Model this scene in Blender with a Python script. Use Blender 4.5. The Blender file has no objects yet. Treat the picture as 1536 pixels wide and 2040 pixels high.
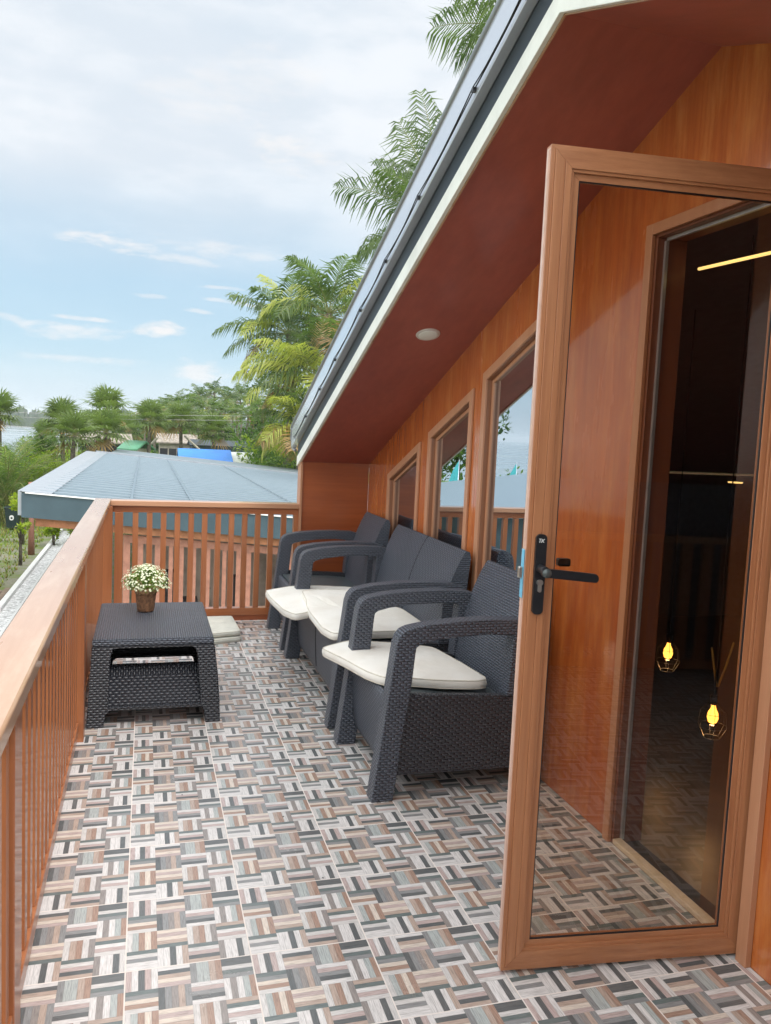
import bpy, bmesh, math, random
from math import sin, cos, pi, radians, atan2, sqrt
from mathutils import Vector, Matrix
from mathutils.geometry import tessellate_polygon
random.seed(7)
R = radians
S = bpy.context.scene
COL = S.collection

# ------------------------------------------------------------------ camera
YAW, PITCH, ROLL = R(16.59), R(-5.405), R(2.605)
FPX = 1619.3
CAM = Vector((0.380, -2.244, 1.529))
f_ = Vector((sin(YAW)*cos(PITCH), cos(YAW)*cos(PITCH), sin(PITCH)))
r_ = Vector((cos(YAW), -sin(YAW), 0)); u_ = r_.cross(f_)
RI = r_*cos(ROLL) + u_*sin(ROLL); UP = -r_*sin(ROLL) + u_*cos(ROLL)
cam = bpy.data.cameras.new('camera'); camo = bpy.data.objects.new('camera', cam); COL.objects.link(camo)
M = Matrix((RI, UP, -f_)).transposed().to_4x4(); M.translation = CAM
camo.matrix_world = M
cam.sensor_fit = 'VERTICAL'; cam.sensor_height = 36; cam.lens = FPX/2040*36
cam.clip_start = .05; cam.clip_end = 6000
S.camera = camo

def at(px, py, D):
    """world point seen at a photo pixel, at horizontal distance D from the viewpoint (used to lay out the far garden)"""
    d = RI*((px-768)/FPX) + UP*(-(py-1020)/FPX) + f_
    return CAM + d*(D/sqrt(d.x*d.x+d.y*d.y))

# ------------------------------------------------------------------ sun, sky, exposure
S.view_settings.view_transform = 'Standard'; S.view_settings.look = 'None'
S.view_settings.exposure = 1.08; S.view_settings.gamma = 1; S.view_settings.use_curve_mapping = False
SUN_AZ, SUN_EL = R(150), R(56)
sl = bpy.data.lights.new('sun', 'SUN'); so = bpy.data.objects.new('sun', sl); COL.objects.link(so)
sl.energy = 1.2; sl.angle = R(14); sl.color = (1, .96, .91)
sd = Vector((sin(SUN_AZ)*cos(SUN_EL), cos(SUN_AZ)*cos(SUN_EL), sin(SUN_EL)))
so.rotation_euler = sd.to_track_quat('Z', 'Y').to_euler(); so.location = (0, 0, 30)
W = bpy.data.worlds.new('World'); S.world = W; W.use_nodes = True

class NT:
    """small helper for building node trees"""
    def __init__(s, tree): s.t = tree; s.n = tree.nodes; s.l = tree.links
    def put(s, sock, v):
        if isinstance(v, bpy.types.NodeSocket): s.l.new(v, sock)
        elif v is not None:
            try: sock.default_value = v
            except Exception: sock.default_value = (v, v, v)
    def m(s, op, a, b=None, c=None, clamp=False):
        n = s.n.new('ShaderNodeMath'); n.operation = op; n.use_clamp = clamp
        for i, v in enumerate((a, b, c)):
            if v is not None: s.put(n.inputs[i], v)
        return n.outputs[0]
    def mix(s, f, a, b, bt='MIX'):
        n = s.n.new('ShaderNodeMix'); n.data_type = 'RGBA'; n.blend_type = bt
        s.put(n.inputs[0], f)
        for i, v in ((6, a), (7, b)):
            s.put(n.inputs[i], tuple(v)+(1,) if isinstance(v, (tuple, list)) and len(v) == 3 else v)
        return n.outputs[2]
    def noise(s, vec, scale, detail=3, rough=.5, dim='3D'):
        n = s.n.new('ShaderNodeTexNoise'); n.noise_dimensions = dim
        s.put(n.inputs['Vector'], vec); n.inputs['Scale'].default_value = scale
        n.inputs['Detail'].default_value = detail; n.inputs['Roughness'].default_value = rough
        return n.outputs[0]
    def mapping(s, vec, scale=(1, 1, 1), rot=(0, 0, 0), loc=(0, 0, 0)):
        n = s.n.new('ShaderNodeMapping'); s.put(n.inputs[0], vec)
        n.inputs[1].default_value = loc; n.inputs[2].default_value = rot; n.inputs[3].default_value = scale
        return n.outputs[0]
    def sep(s, v):
        n = s.n.new('ShaderNodeSeparateXYZ'); s.put(n.inputs[0], v); return n.outputs
    def comb(s, x, y, z):
        n = s.n.new('ShaderNodeCombineXYZ')
        for i, v in enumerate((x, y, z)): s.put(n.inputs[i], v)
        return n.outputs[0]
    def ramp(s, f, stops, interp='LINEAR'):
        n = s.n.new('ShaderNodeValToRGB'); n.color_ramp.interpolation = interp
        e = n.color_ramp.elements
        while len(e) < len(stops): e.new(.5)
        for i, (p, c) in enumerate(stops):
            e[i].position = p; e[i].color = (tuple(c)+(1,)) if isinstance(c, (tuple, list)) else (c, c, c, 1)
        s.put(n.inputs[0], f); return n.outputs[0]
    def sm(s, v, a, b):
        n = s.n.new('ShaderNodeMapRange'); n.interpolation_type = 'SMOOTHSTEP'
        s.put(n.inputs[0], v); n.inputs[1].default_value = a; n.inputs[2].default_value = b
        return n.outputs[0]

w = NT(W.node_tree); w.n.clear()
tc = w.n.new('ShaderNodeTexCoord').outputs['Generated']
X_, Y_, Z_ = w.sep(tc)
az = w.m('MULTIPLY', w.m('ARCTAN2', X_, Y_), 57.2958); el = w.m('MULTIPLY', w.m('ARCSINE', Z_), 57.2958)
sky = w.n.new('ShaderNodeTexSky'); sky.sky_type = 'NISHITA'; sky.sun_disc = False
sky.sun_elevation = SUN_EL; sky.sun_rotation = SUN_AZ; sky.air_density = 1.0; sky.dust_density = .6; sky.ozone_density = 1.4
SK = .10
n1 = w.noise(w.mapping(tc, (1, 1, 2.2)), 2.3, 4, .5); n2 = w.noise(w.mapping(tc, (1, 1, 3)), 9, 5, .55)
skyc = w.mix(.75, w.mix(1, sky.outputs[0], (.70, .72, .68), 'MULTIPLY'), (2.15, 3.3, 4.2))
cover = w.m('ADD', w.m('MULTIPLY', w.sm(el, 4, 20), .95), w.m('MULTIPLY', w.m('SUBTRACT', n1, .5), 1.3), clamp=True)
cover = w.m('MAXIMUM', cover, w.m('MULTIPLY', w.sm(el, 7, 0), .62))
right = w.sm(w.m('ADD', az, w.m('MULTIPLY', w.m('SUBTRACT', n2, .5), 10)), 4, 24)
cover = w.m('MAXIMUM', cover, w.m('MULTIPLY', right, .9))
cover = w.m('MAXIMUM', cover, w.sm(el, 24, 50))
cover = w.m('MAXIMUM', cover, .18)
cc = w.mix(w.sm(w.m('ADD', n2, w.m('MULTIPLY', right, .35)), .38, .8), (3.6, 3.95, 4.35), (4.3, 4.5, 4.75))
col = w.mix(cover, skyc, cc)
# individual fair-weather clouds: (azimuth, elevation, half width, half height, tilt, strength)
for a0, e0, wa, we, k, st in ((-2.6, 11.5, 3.3, .55, -.05, .95), (1.9, 10.9, 2.6, .33, -.07, .55), (.8, 6.3, 1.7, .5, .05, .95),
        (-4.4, 5.75, 3.2, .6, 0, .7), (-4.2, 6.6, 2.3, .16, -.02, .8), (4.6, 11.8, 4.2, .6, -.03, .5), (-8.6, 6.3, 1.6, .25, -.2, .55),
        (.3, 8.4, 1.2, .16, 0, .4), (3.2, 7.7, 1.1, .16, -.08, .6), (5.6, 8.4, 2.2, .15, -.08, .6), (4.4, 9.3, 1.8, .14, 0, .5),
        (8.8, 18.2, 3.0, 1.3, -.1, .9), (3.4, 3.7, 2.2, .8, -.1, .75), (-4, 4.0, 5, .25, 0, .5), (5, 21.5, 6, 2.0, .2, .4)):
    da = w.m('SUBTRACT', az, a0)
    dv = w.m('SUBTRACT', w.m('SUBTRACT', el, e0), w.m('MULTIPLY', da, k))
    q = w.m('ADD', w.m('POWER', w.m('ABSOLUTE', w.m('DIVIDE', da, wa)), 2), w.m('POWER', w.m('ABSOLUTE', w.m('DIVIDE', dv, we)), 2))
    if 'cn' not in globals():
        cn = w.m('MULTIPLY', w.m('SUBTRACT', w.noise(w.mapping(tc, (1, 1, 3.5)), 26, 5, .6), .5), 5.0)
    q = w.m('ADD', q, cn)
    col = w.mix(w.m('MULTIPLY', w.sm(q, 1.3, -.6), st), col, (4.5, 4.45, 4.45))
# unseen sky overhead, beside and behind the viewer, brightened as added fill for the balcony
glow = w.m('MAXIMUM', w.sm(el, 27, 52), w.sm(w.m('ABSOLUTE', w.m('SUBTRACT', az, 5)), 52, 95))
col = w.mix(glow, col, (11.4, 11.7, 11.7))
below = w.sm(el, .3, -2)
col = w.mix(below, col, (1.6, 1.8, 1.7))
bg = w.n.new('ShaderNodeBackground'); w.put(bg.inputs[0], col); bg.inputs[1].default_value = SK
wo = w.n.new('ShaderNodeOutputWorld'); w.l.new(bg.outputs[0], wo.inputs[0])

# ------------------------------------------------------------------ materials
def mat(name):
    m = bpy.data.materials.new(name); m.use_nodes = True
    nt = NT(m.node_tree); nt.n.clear()
    out = nt.n.new('ShaderNodeOutputMaterial')
    p = nt.n.new('ShaderNodeBsdfPrincipled'); nt.l.new(p.outputs[0], out.inputs[0])
    return m, nt, p, out
def bump(nt, p, h, strength=.3, dist=.01):
    b = nt.n.new('ShaderNodeBump'); b.inputs['Strength'].default_value = strength; b.inputs['Distance'].default_value = dist
    nt.put(b.inputs['Height'], h); nt.l.new(b.outputs[0], p.inputs['Normal']); return b
def objc(nt): return nt.n.new('ShaderNodeTexCoord').outputs['Object']
def uvc(nt): return nt.n.new('ShaderNodeTexCoord').outputs['UV']

def plain(name, c, rough=.6, metal=0, noise=.12, scale=20, spec=.5, bmp=0):
    m, nt, p, o = mat(name)
    n = nt.noise(objc(nt), scale, 4, .6)
    c2 = tuple(x*(1-noise*2) for x in c); c1 = tuple(min(1, x*(1+noise)) for x in c)
    nt.put(p.inputs['Base Color'], nt.mix(nt.ramp(n, [(.3, 0.), (.7, 1.)]), c2, c1))
    p.inputs['Roughness'].default_value = rough; p.inputs['Metallic'].default_value = metal
    p.inputs['Specular IOR Level'].default_value = spec
    if bmp: bump(nt, p, n, bmp, .01)
    return m

def wood(name, c1, c2, axis='z', fine=60, gloss=.3, coat=0, blot=.5, bmp=.05, seams=None, c3=None):
    """long grain along the given axis, broad stain patches, optional varnish coat"""
    m, nt, p, o = mat(name)
    v = objc(nt)
    sc = {'x': (.035, 1, 1), 'y': (1, .035, 1), 'z': (1, 1, .035)}[axis]
    g = nt.noise(nt.mapping(v, sc), fine, 5, .65)
    sc2 = tuple(x if x == 1 else .18 for x in sc)
    g2 = nt.noise(nt.mapping(v, sc2), 5, 4, .6)
    f = nt.m('ADD', nt.m('MULTIPLY', nt.ramp(g, [(.3, 0.), (.7, 1.)]), 1-blot), nt.m('MULTIPLY', nt.ramp(g2, [(.3, 0.), (.7, 1.)]), blot))
    c = nt.mix(f, c2, c1)
    if c3:
        g3 = nt.noise(nt.mapping(v, sc2, loc=(3, 5, 1)), 9, 6, .7)
        c = nt.mix(nt.m('MULTIPLY', nt.ramp(g3, [(.47, 0.), (.70, 1.)]), .6), c, c3)
    nt.put(p.inputs['Base Color'], c)
    nt.put(p.inputs['Roughness'], nt.m('ADD', gloss, nt.m('MULTIPLY', g2, .12)))
    p.inputs['Coat Weight'].default_value = coat; p.inputs['Coat Roughness'].default_value = .06
    bump(nt, p, nt.m('ADD', g, nt.m('MULTIPLY', g2, 1.5)), bmp, .01)
    return m

MW_wall = wood('varnished_plywood', (.55, .155, .033), (.30, .062, .015), 'z', 55, .20, 1.0, .5, .06, c3=(.66, .27, .075))
MW_end = wood('varnished_board_dark', (.40, .105, .028), (.22, .05, .014), 'x', 30, .3, .5, .5, .04)
MW_soffit = wood('soffit_plywood', (.40, .098, .066), (.26, .060, .042), 'y', 25, .42, .15, .6, .03)
MW_rail = wood('stained_rail_wood', (.42, .160, .064), (.25, .080, .030), 'z', 60, .32, .35, .5, .06)
MW_railx = wood('stained_rail_wood_cross', (.45, .16, .060), (.29, .088, .031), 'x', 60, .3, .35, .5, .06)
MW_cap = wood('weathered_cap_wood', (.50, .31, .20), (.40, .22, .125), 'y', 50, .22, .6, .5, .05, c3=(.60, .43, .31))
MW_capx = wood('weathered_cap_wood_cross', (.50, .28, .17), (.40, .19, .10), 'x', 50, .26, .5, .5, .05)
MW_door = wood('woodgrain_door_profile', (.46, .205, .095), (.31, .12, .052), 'z', 75, .33, .1, .25, .02)
MW_doorx = wood('woodgrain_door_rail', (.46, .205, .095), (.30, .115, .05), 'x', 75, .33, .1, .25, .02)
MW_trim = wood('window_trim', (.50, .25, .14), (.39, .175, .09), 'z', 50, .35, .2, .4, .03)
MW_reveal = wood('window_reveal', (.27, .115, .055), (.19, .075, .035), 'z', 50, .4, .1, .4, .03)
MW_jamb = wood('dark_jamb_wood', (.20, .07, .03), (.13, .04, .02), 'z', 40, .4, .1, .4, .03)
M_edge = plain('door_edge_highlight', (.62, .42, .34), .25, 0, .05)
M_white = plain('white_painted_board', (.74, .76, .72), .5, 0, .06, 6)
M_slate = plain('slate_grey_metal', (.035, .05, .065), .45, .3, .1, 6)
def metalsheet(name, c, rough, bmp=.02):
    m, nt, p, o = mat(name); v = objc(nt); n = nt.noise(nt.mapping(v, (1, .3, 1)), 4, 3, .5)
    nt.put(p.inputs['Base Color'], nt.mix(n, tuple(x*.85 for x in c), c))
    p.inputs['Metallic'].default_value = .55; nt.put(p.inputs['Roughness'], nt.m('ADD', rough, nt.m('MULTIPLY', n, .08)))
    bump(nt, p, n, bmp, .02); return m
M_gutter = metalsheet('glossy_grey_flashing', (.70, .74, .82), .08, .10)
M_black = plain('black_powder_coat', (.012, .013, .016), .35, 0, .1)
M_steel = plain('brushed_steel', (.62, .60, .56), .3, .9, .05)
M_alu = plain('aluminium_strip', (.55, .57, .62), .3, .7, .05)
M_blue = plain('blue_protective_film', (.16, .48, .68), .3, 0, .1)
M_cream = plain('cream_sill', (.62, .50, .36), .4, 0, .08)
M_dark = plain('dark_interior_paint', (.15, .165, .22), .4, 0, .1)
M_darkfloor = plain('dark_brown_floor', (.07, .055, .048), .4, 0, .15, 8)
M_cord = plain('black_cable', (.01, .01, .012), .4)
M_lamp = plain('lamp_housing', (.55, .50, .47), .4, 0, .02)

# window glass, reflective tint
def mk_winglass():
    m, nt, p, o = mat('tinted_reflective_glass')
    g = nt.n.new('ShaderNodeBsdfGlossy'); g.inputs['Color'].default_value = (.78, .86, .92, 1); g.inputs['Roughness'].default_value = .004
    d = nt.n.new('ShaderNodeBsdfDiffuse'); d.inputs['Color'].default_value = (.012, .012, .016, 1)
    lw = nt.n.new('ShaderNodeLayerWeight'); lw.inputs[0].default_value = .5
    f = nt.m('ADD', .50, nt.m('MULTIPLY', lw.outputs[1], .45), clamp=True)
    x = nt.n.new('ShaderNodeMixShader'); nt.put(x.inputs[0], f); nt.l.new(d.outputs[0], x.inputs[1]); nt.l.new(g.outputs[0], x.inputs[2])
    nt.l.new(x.outputs[0], o.inputs[0]); nt.n.remove(p); return m
M_winglass = mk_winglass()
def mk_doorglass():
    m, nt, p, o = mat('lightly_tinted_door_glass')
    g = nt.n.new('ShaderNodeBsdfGlossy'); g.inputs['Color'].default_value = (1, 1, 1, 1); g.inputs['Roughness'].default_value = 0
    t = nt.n.new('ShaderNodeBsdfTransparent'); t.inputs['Color'].default_value = (.83, .76, .69, 1)
    fr = nt.n.new('ShaderNodeFresnel'); fr.inputs[0].default_value = 1.5
    x = nt.n.new('ShaderNodeMixShader'); gm_ = nt.n.new('ShaderNodeNewGeometry')
    nt.put(x.inputs[0], nt.m('MULTIPLY', nt.m('MULTIPLY', fr.outputs[0], 1.7), nt.m('SUBTRACT', 1, gm_.outputs['Backfacing']), clamp=True))
    nt.l.new(t.outputs[0], x.inputs[1]); nt.l.new(g.outputs[0], x.inputs[2]); nt.l.new(x.outputs[0], o.inputs[0]); nt.n.remove(p); return m
M_doorglass = mk_doorglass()

# printed basket-weave floor tiles, 35 cm, with pale grout
def mk_tiles():
    m, nt, p, o = mat('basketweave_floor_tiles')
    x, y, z = nt.sep(objc(nt))
    T = .35; c = T/4
    # cell indices inside one tile (print repeats in every tile)
    tx = nt.m('DIVIDE', x, T); ty = nt.m('DIVIDE', y, T)
    fx = nt.m('FRACT', nt.m('ADD', tx, 50)); fy = nt.m('FRACT', nt.m('ADD', ty, 50))
    cx = nt.m('MULTIPLY', fx, 4); cy = nt.m('MULTIPLY', fy, 4)
    ix = nt.m('FLOOR', cx); iy = nt.m('FLOOR', cy)
    ux = nt.m('FRACT', cx); uy = nt.m('FRACT', cy)
    par = nt.m('SUBTRACT', 1, nt.m('MODULO', nt.m('ADD', ix, iy), 2))          # 1 = strips run along x
    a = nt.m('ADD', nt.m('MULTIPLY', uy, par), nt.m('MULTIPLY', ux, nt.m('SUBTRACT', 1, par)))
    b = nt.m('ADD', nt.m('MULTIPLY', ux, par), nt.m('MULTIPLY', uy, nt.m('SUBTRACT', 1, par)))
    a5 = nt.m('MULTIPLY', a, 5); si = nt.m('FLOOR', a5); sf = nt.m('FRACT', a5)
    K = dict(W=(.63, .61, .605), L=(.57, .55, .54), P=(.45, .36, .345), C=(.62, .54, .47), T=(.42, .33, .28), B=(.34, .225, .175),
             D=(.105, .115, .12), G=(.24, .245, .25), E=(.38, .41, .405), U=(.26, .235, .225), V=(.135, .165, .165))
    # the print of one tile: four columns, cells listed from the far edge to the near edge
    cells = (('PWDPW', 'VGCBL', 'LEBCB', 'VLGWW'), ('WDTCP', 'DGUTG', 'CPCTV', 'WWDWT'), ('GEETB', 'WPGDW', 'LTBLU', 'VLPDT'), ('DDLVG', 'WUWEB', 'TVWPL', 'UWWDL'))
    colr = None
    for ci, column in enumerate(cells):
        seq = []
        for iy_ in range(4):
            st_ = column[3-iy_]
            if (ci+iy_) % 2 == 0: st_ = st_[::-1]
            seq += [K[q] for q in st_]
        rp = nt.ramp(nt.m('DIVIDE', nt.m('ADD', nt.m('ADD', nt.m('MULTIPLY', iy, 5), si), .5), 20), [(k/20, c_) for k, c_ in enumerate(seq)], 'CONSTANT')
        colr = rp if colr is None else nt.mix(nt.m('GREATER_THAN', ix, ci-.5), colr, rp)
    # streaks along each strip
    sv = nt.comb(nt.m('ADD', nt.m('MULTIPLY', a, 46), nt.m('MULTIPLY', ix, 17)), nt.m('ADD', nt.m('MULTIPLY', b, 2.2), nt.m('MULTIPLY', iy, 13)), nt.m('ADD', nt.m('MULTIPLY', nt.m('FLOOR', tx), 3.1), nt.m('FLOOR', ty)))
    st = nt.noise(sv, 1, 4, .65)
    stc = nt.ramp(st, [(.25, .5), (.5, 1.), (.75, 1.32)])
    colr = nt.mix(1, colr, stc, 'MULTIPLY')
    # strip edges, cell edges
    e1 = nt.m('MINIMUM', sf, nt.m('SUBTRACT', 1, sf))
    colr = nt.mix(nt.m('MULTIPLY', nt.sm(e1, .09, .0), .35), colr, (.16, .14, .13))
    # grout
    gx = nt.m('MINIMUM', fx, nt.m('SUBTRACT', 1, fx)); gy = nt.m('MINIMUM', fy, nt.m('SUBTRACT', 1, fy))
    gm = nt.m('LESS_THAN', nt.m('MINIMUM', gx, gy), .0055)
    dirt = nt.noise(objc(nt), 2.5, 7, .7)
    colr = nt.mix(gm, colr, (.70, .64, .60))
    colr = nt.mix(nt.m('MULTIPLY', nt.ramp(dirt, [(.45, 0.), (.75, 1.)]), .18), colr, (.36, .33, .31))
    nt.put(p.inputs['Base Color'], colr)
    nt.put(p.inputs['Roughness'], nt.m('ADD', nt.m('ADD', .13, nt.m('MULTIPLY', dirt, .22)), nt.m('MULTIPLY', gm, .4)))
    p.inputs['Specular IOR Level'].default_value = .6
    h = nt.m('SUBTRACT', nt.m('MULTIPLY', st, .15), nt.m('ADD', nt.m('MULTIPLY', gm, .8), nt.m('MULTIPLY', nt.sm(e1, .08, 0), .12)))
    bump(nt, p, h, .35, .002)
    return m
M_tile = mk_tiles()

# moulded rattan weave driven by the mesh UVs (metres)
def mk_weave(name, c, a=.030, b=.0125, strength=.9, rough=.42):
    m, nt, p, o = mat(name)
    u, v, _ = nt.sep(uvc(nt))
    vv = nt.m('ADD', nt.m('DIVIDE', v, b), 400); row = nt.m('FLOOR', vv)
    uu = nt.m('ADD', nt.m('ADD', nt.m('DIVIDE', u, a), 400), nt.m('MULTIPLY', nt.m('MODULO', row, 2), .5))
    hu = nt.m('POWER', nt.m('ABSOLUTE', nt.m('SINE', nt.m('MULTIPLY', uu, pi))), .55)
    hv = nt.m('POWER', nt.m('ABSOLUTE', nt.m('SINE', nt.m('MULTIPLY', vv, pi))), .6)
    h = nt.m('MULTIPLY', hu, hv)
    n = nt.noise(objc(nt), 6, 3, .5)
    cc = nt.mix(h, tuple(x*.18 for x in c), c)
    cc = nt.mix(nt.m('MULTIPLY', n, .4), cc, tuple(x*1.35 for x in c))
    nt.put(p.inputs['Base Color'], cc)
    p.inputs['Roughness'].default_value = rough; p.inputs['Specular IOR Level'].default_value = .55
    bump(nt, p, h, strength, .006)
    return m
M_weave = mk_weave('charcoal_moulded_rattan', (.082, .095, .124), .028, .0115, 1.0, .34)
M_weave_d = mk_weave('anthracite_moulded_rattan', (.038, .041, .052), .030, .0125, 1.0, .36)
M_resin = plain('smooth_charcoal_resin', (.085, .105, .115), .35, 0, .08)

def mk_fabric():
    m, nt, p, o = mat('off_white_cushion_fabric')
    v = objc(nt); n = nt.noise(v, 5, 3, .5); f = nt.noise(v, 420, 2, .5)
    nt.put(p.inputs['Base Color'], nt.mix(nt.ramp(n, [(.4, 0.), (.75, 1.)]), (.78, .76, .71), (.68, .64, .57)))
    p.inputs['Roughness'].default_value = .85; p.inputs['Sheen Weight'].default_value = .2
    bump(nt, p, nt.m('ADD', nt.m('MULTIPLY', f, .06), nt.m('MULTIPLY', n, 1.6)), .5, .02)
    return m
M_fabric = mk_fabric()
M_pipe = plain('cushion_piping', (.62, .58, .50), .8)
M_fabric2 = plain('greyish_cushion_fabric', (.60, .60, .54), .85, 0, .08, 12, bmp=.3)

def mk_leaf(name, c1, c2, tr=.4, rough=.45):
    m, nt, p, o = mat(name)
    n = nt.noise(objc(nt), 1.3, 3, .6)
    inf = nt.n.new('ShaderNodeObjectInfo')
    c = nt.mix(nt.ramp(n, [(.3, 0.), (.7, 1.)]), c1, c2)
    c = nt.mix(nt.m('MULTIPLY', inf.outputs['Random'], .4), c, tuple(x*.75 for x in c1))
    nt.put(p.inputs['Base Color'], c); p.inputs['Roughness'].default_value = rough
    t = nt.n.new('ShaderNodeBsdfTranslucent'); nt.put(t.inputs[0], nt.mix(1, c, (1.5, 1.7, .9), 'MULTIPLY'))
    x = nt.n.new('ShaderNodeMixShader'); x.inputs[0].default_value = tr
    nt.l.new(p.outputs[0], x.inputs[1]); nt.l.new(t.outputs[0], x.inputs[2]); nt.l.new(x.outputs[0], o.inputs[0])
    return m
L_dark = mk_leaf('coconut_leaf_green', (.055, .10, .03), (.15, .21, .055))
L_yel = mk_leaf('coconut_leaf_yellowing', (.30, .35, .06), (.46, .44, .11))
L_brown = mk_leaf('coconut_leaf_dry', (.32, .19, .06), (.24, .16, .07), .2)
L_fan = mk_leaf('fan_palm_leaf', (.10, .15, .05), (.18, .23, .07))
L_bush = mk_leaf('bush_leaf', (.07, .15, .02), (.16, .25, .03))
L_lime = mk_leaf('lime_leaf', (.24, .34, .02), (.42, .46, .04))
L_deep = mk_leaf('dark_tree_leaf', (.025, .055, .015), (.06, .11, .03))
L_rib = plain('palm_rib', (.22, .23, .07), .5)
M_trunk = plain('palm_trunk_bark', (.17, .14, .11), .9, 0, .3, 9, bmp=.5)

def mk_ground():
    m, nt, p, o = mat('garden_ground')
    v = objc(nt)
    n = nt.noise(v, .35, 5, .65); n2 = nt.noise(v, 9, 4, .7); n3 = nt.noise(v, 1.7, 4, .6)
    c = nt.mix(nt.ramp(n2, [(.3, 0.), (.7, 1.)]), (.15, .145, .11), (.27, .26, .20))
    c = nt.mix(nt.ramp(nt.m('ADD', n3, nt.m('MULTIPLY', n2, .3)), [(.58, 0.), (.78, 1.)]), c, (.13, .18, .04))
    y = nt.sep(v)[1]
    c = nt.mix(nt.m('MULTIPLY', nt.ramp(n, [(.35, 0.), (.55, 1.)]), nt.sm(y, 32, 42)), c, (.12, .22, .03))
    nt.put(p.inputs['Base Color'], c); p.inputs['Roughness'].default_value = .95
    bump(nt, p, n2, .6, .05); return m
M_ground = mk_ground()
M_pebble = plain('white_pebbles', (.78, .78, .77), .7, 0, .35, 14, bmp=.6)
M_kerb = plain('white_kerb', (.75, .75, .74), .6, 0, .05)
M_path = plain('brown_plank_path', (.23, .17, .13), .8, 0, .2, 4)
M_concrete = plain('concrete', (.42, .41, .39), .85, 0, .15, 8)
M_bin = plain('dark_green_bin_plastic', (.02, .04, .04), .45)
M_binw = plain('white_print', (.8, .8, .8), .5)
M_roofblue = metalsheet('pale_blue_grey_roof_sheet', (.33, .40, .45), .36, .004)
M_roofdk = metalsheet('dull_grey_roof_sheet', (.23, .28, .32), .42)
M_flash = plain('pale_roof_flashing', (.33, .355, .39), .4, .3, .08, 5)
M_fascia = plain('blue_slate_fascia', (.062, .100, .125), .45, .2, .08, 3)
M_pinkwood = plain('faded_pink_wood', (.36, .165, .115), .7, 0, .12, 10)
M_orange = plain('orange_stained_beam', (.42, .17, .08), .6, 0, .15, 10)
M_teal = plain('teal_flag_cloth', (.08, .50, .52), .7)
M_tarp = plain('bright_blue_roof', (.02, .19, .62), .5, 0, .1, 1)
M_green = plain('green_roof_sheet', (.09, .27, .16), .5, 0, .15, 2)
M_thatch = plain('weathered_thatch', (.32, .28, .24), .95, 0, .3, 6, bmp=.5)
M_cottage = plain('cottage_wall', (.48, .43, .36), .85, 0, .15, 3)
M_window_d = plain('dark_window', (.03, .03, .035), .3)
M_pot = plain('woven_brown_pot', (.24, .12, .06), .75, 0, .35, 60, bmp=.6)
M_potband = plain('pot_rim_straw', (.34, .20, .10), .8, 0, .3, 80, bmp=.6)
M_petal = plain('cream_white_petals', (.74, .78, .56), .7, 0, .06, 40)
L_plant = mk_leaf('flower_leaf_green', (.16, .26, .05), (.28, .40, .10), .3)

def mk_water():
    m, nt, p, o = mat('calm_grey_water')
    v = objc(nt); n = nt.noise(nt.mapping(v, (.2, 1, 1)), .05, 4, .6); n2 = nt.noise(nt.mapping(v, (.3, 1, 1)), 1.5, 3, .6)
    nt.put(p.inputs['Base Color'], nt.mix(n, (.20, .24, .26), (.30, .33, .34)))
    nt.put(p.inputs['Roughness'], nt.m('ADD', .12, nt.m('MULTIPLY', nt.ramp(n, [(.4, 0.), (.6, 1.)]), .2)))
    bump(nt, p, n2, .15, .1); return m
M_water = mk_water()
def emis(name, c, s):
    m, nt, p, o = mat(name); p.inputs['Base Color'].default_value = (*c, 1)
    p.inputs['Emission Color'].default_value = (*c, 1); p.inputs['Emission Strength'].default_value = s; return m
E_bulb = emis('amber_filament_glow', (1, .46, .08), 3.5)
E_lamp = emis('warm_lamp_lit', (1, .74, .28), .9)

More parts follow.
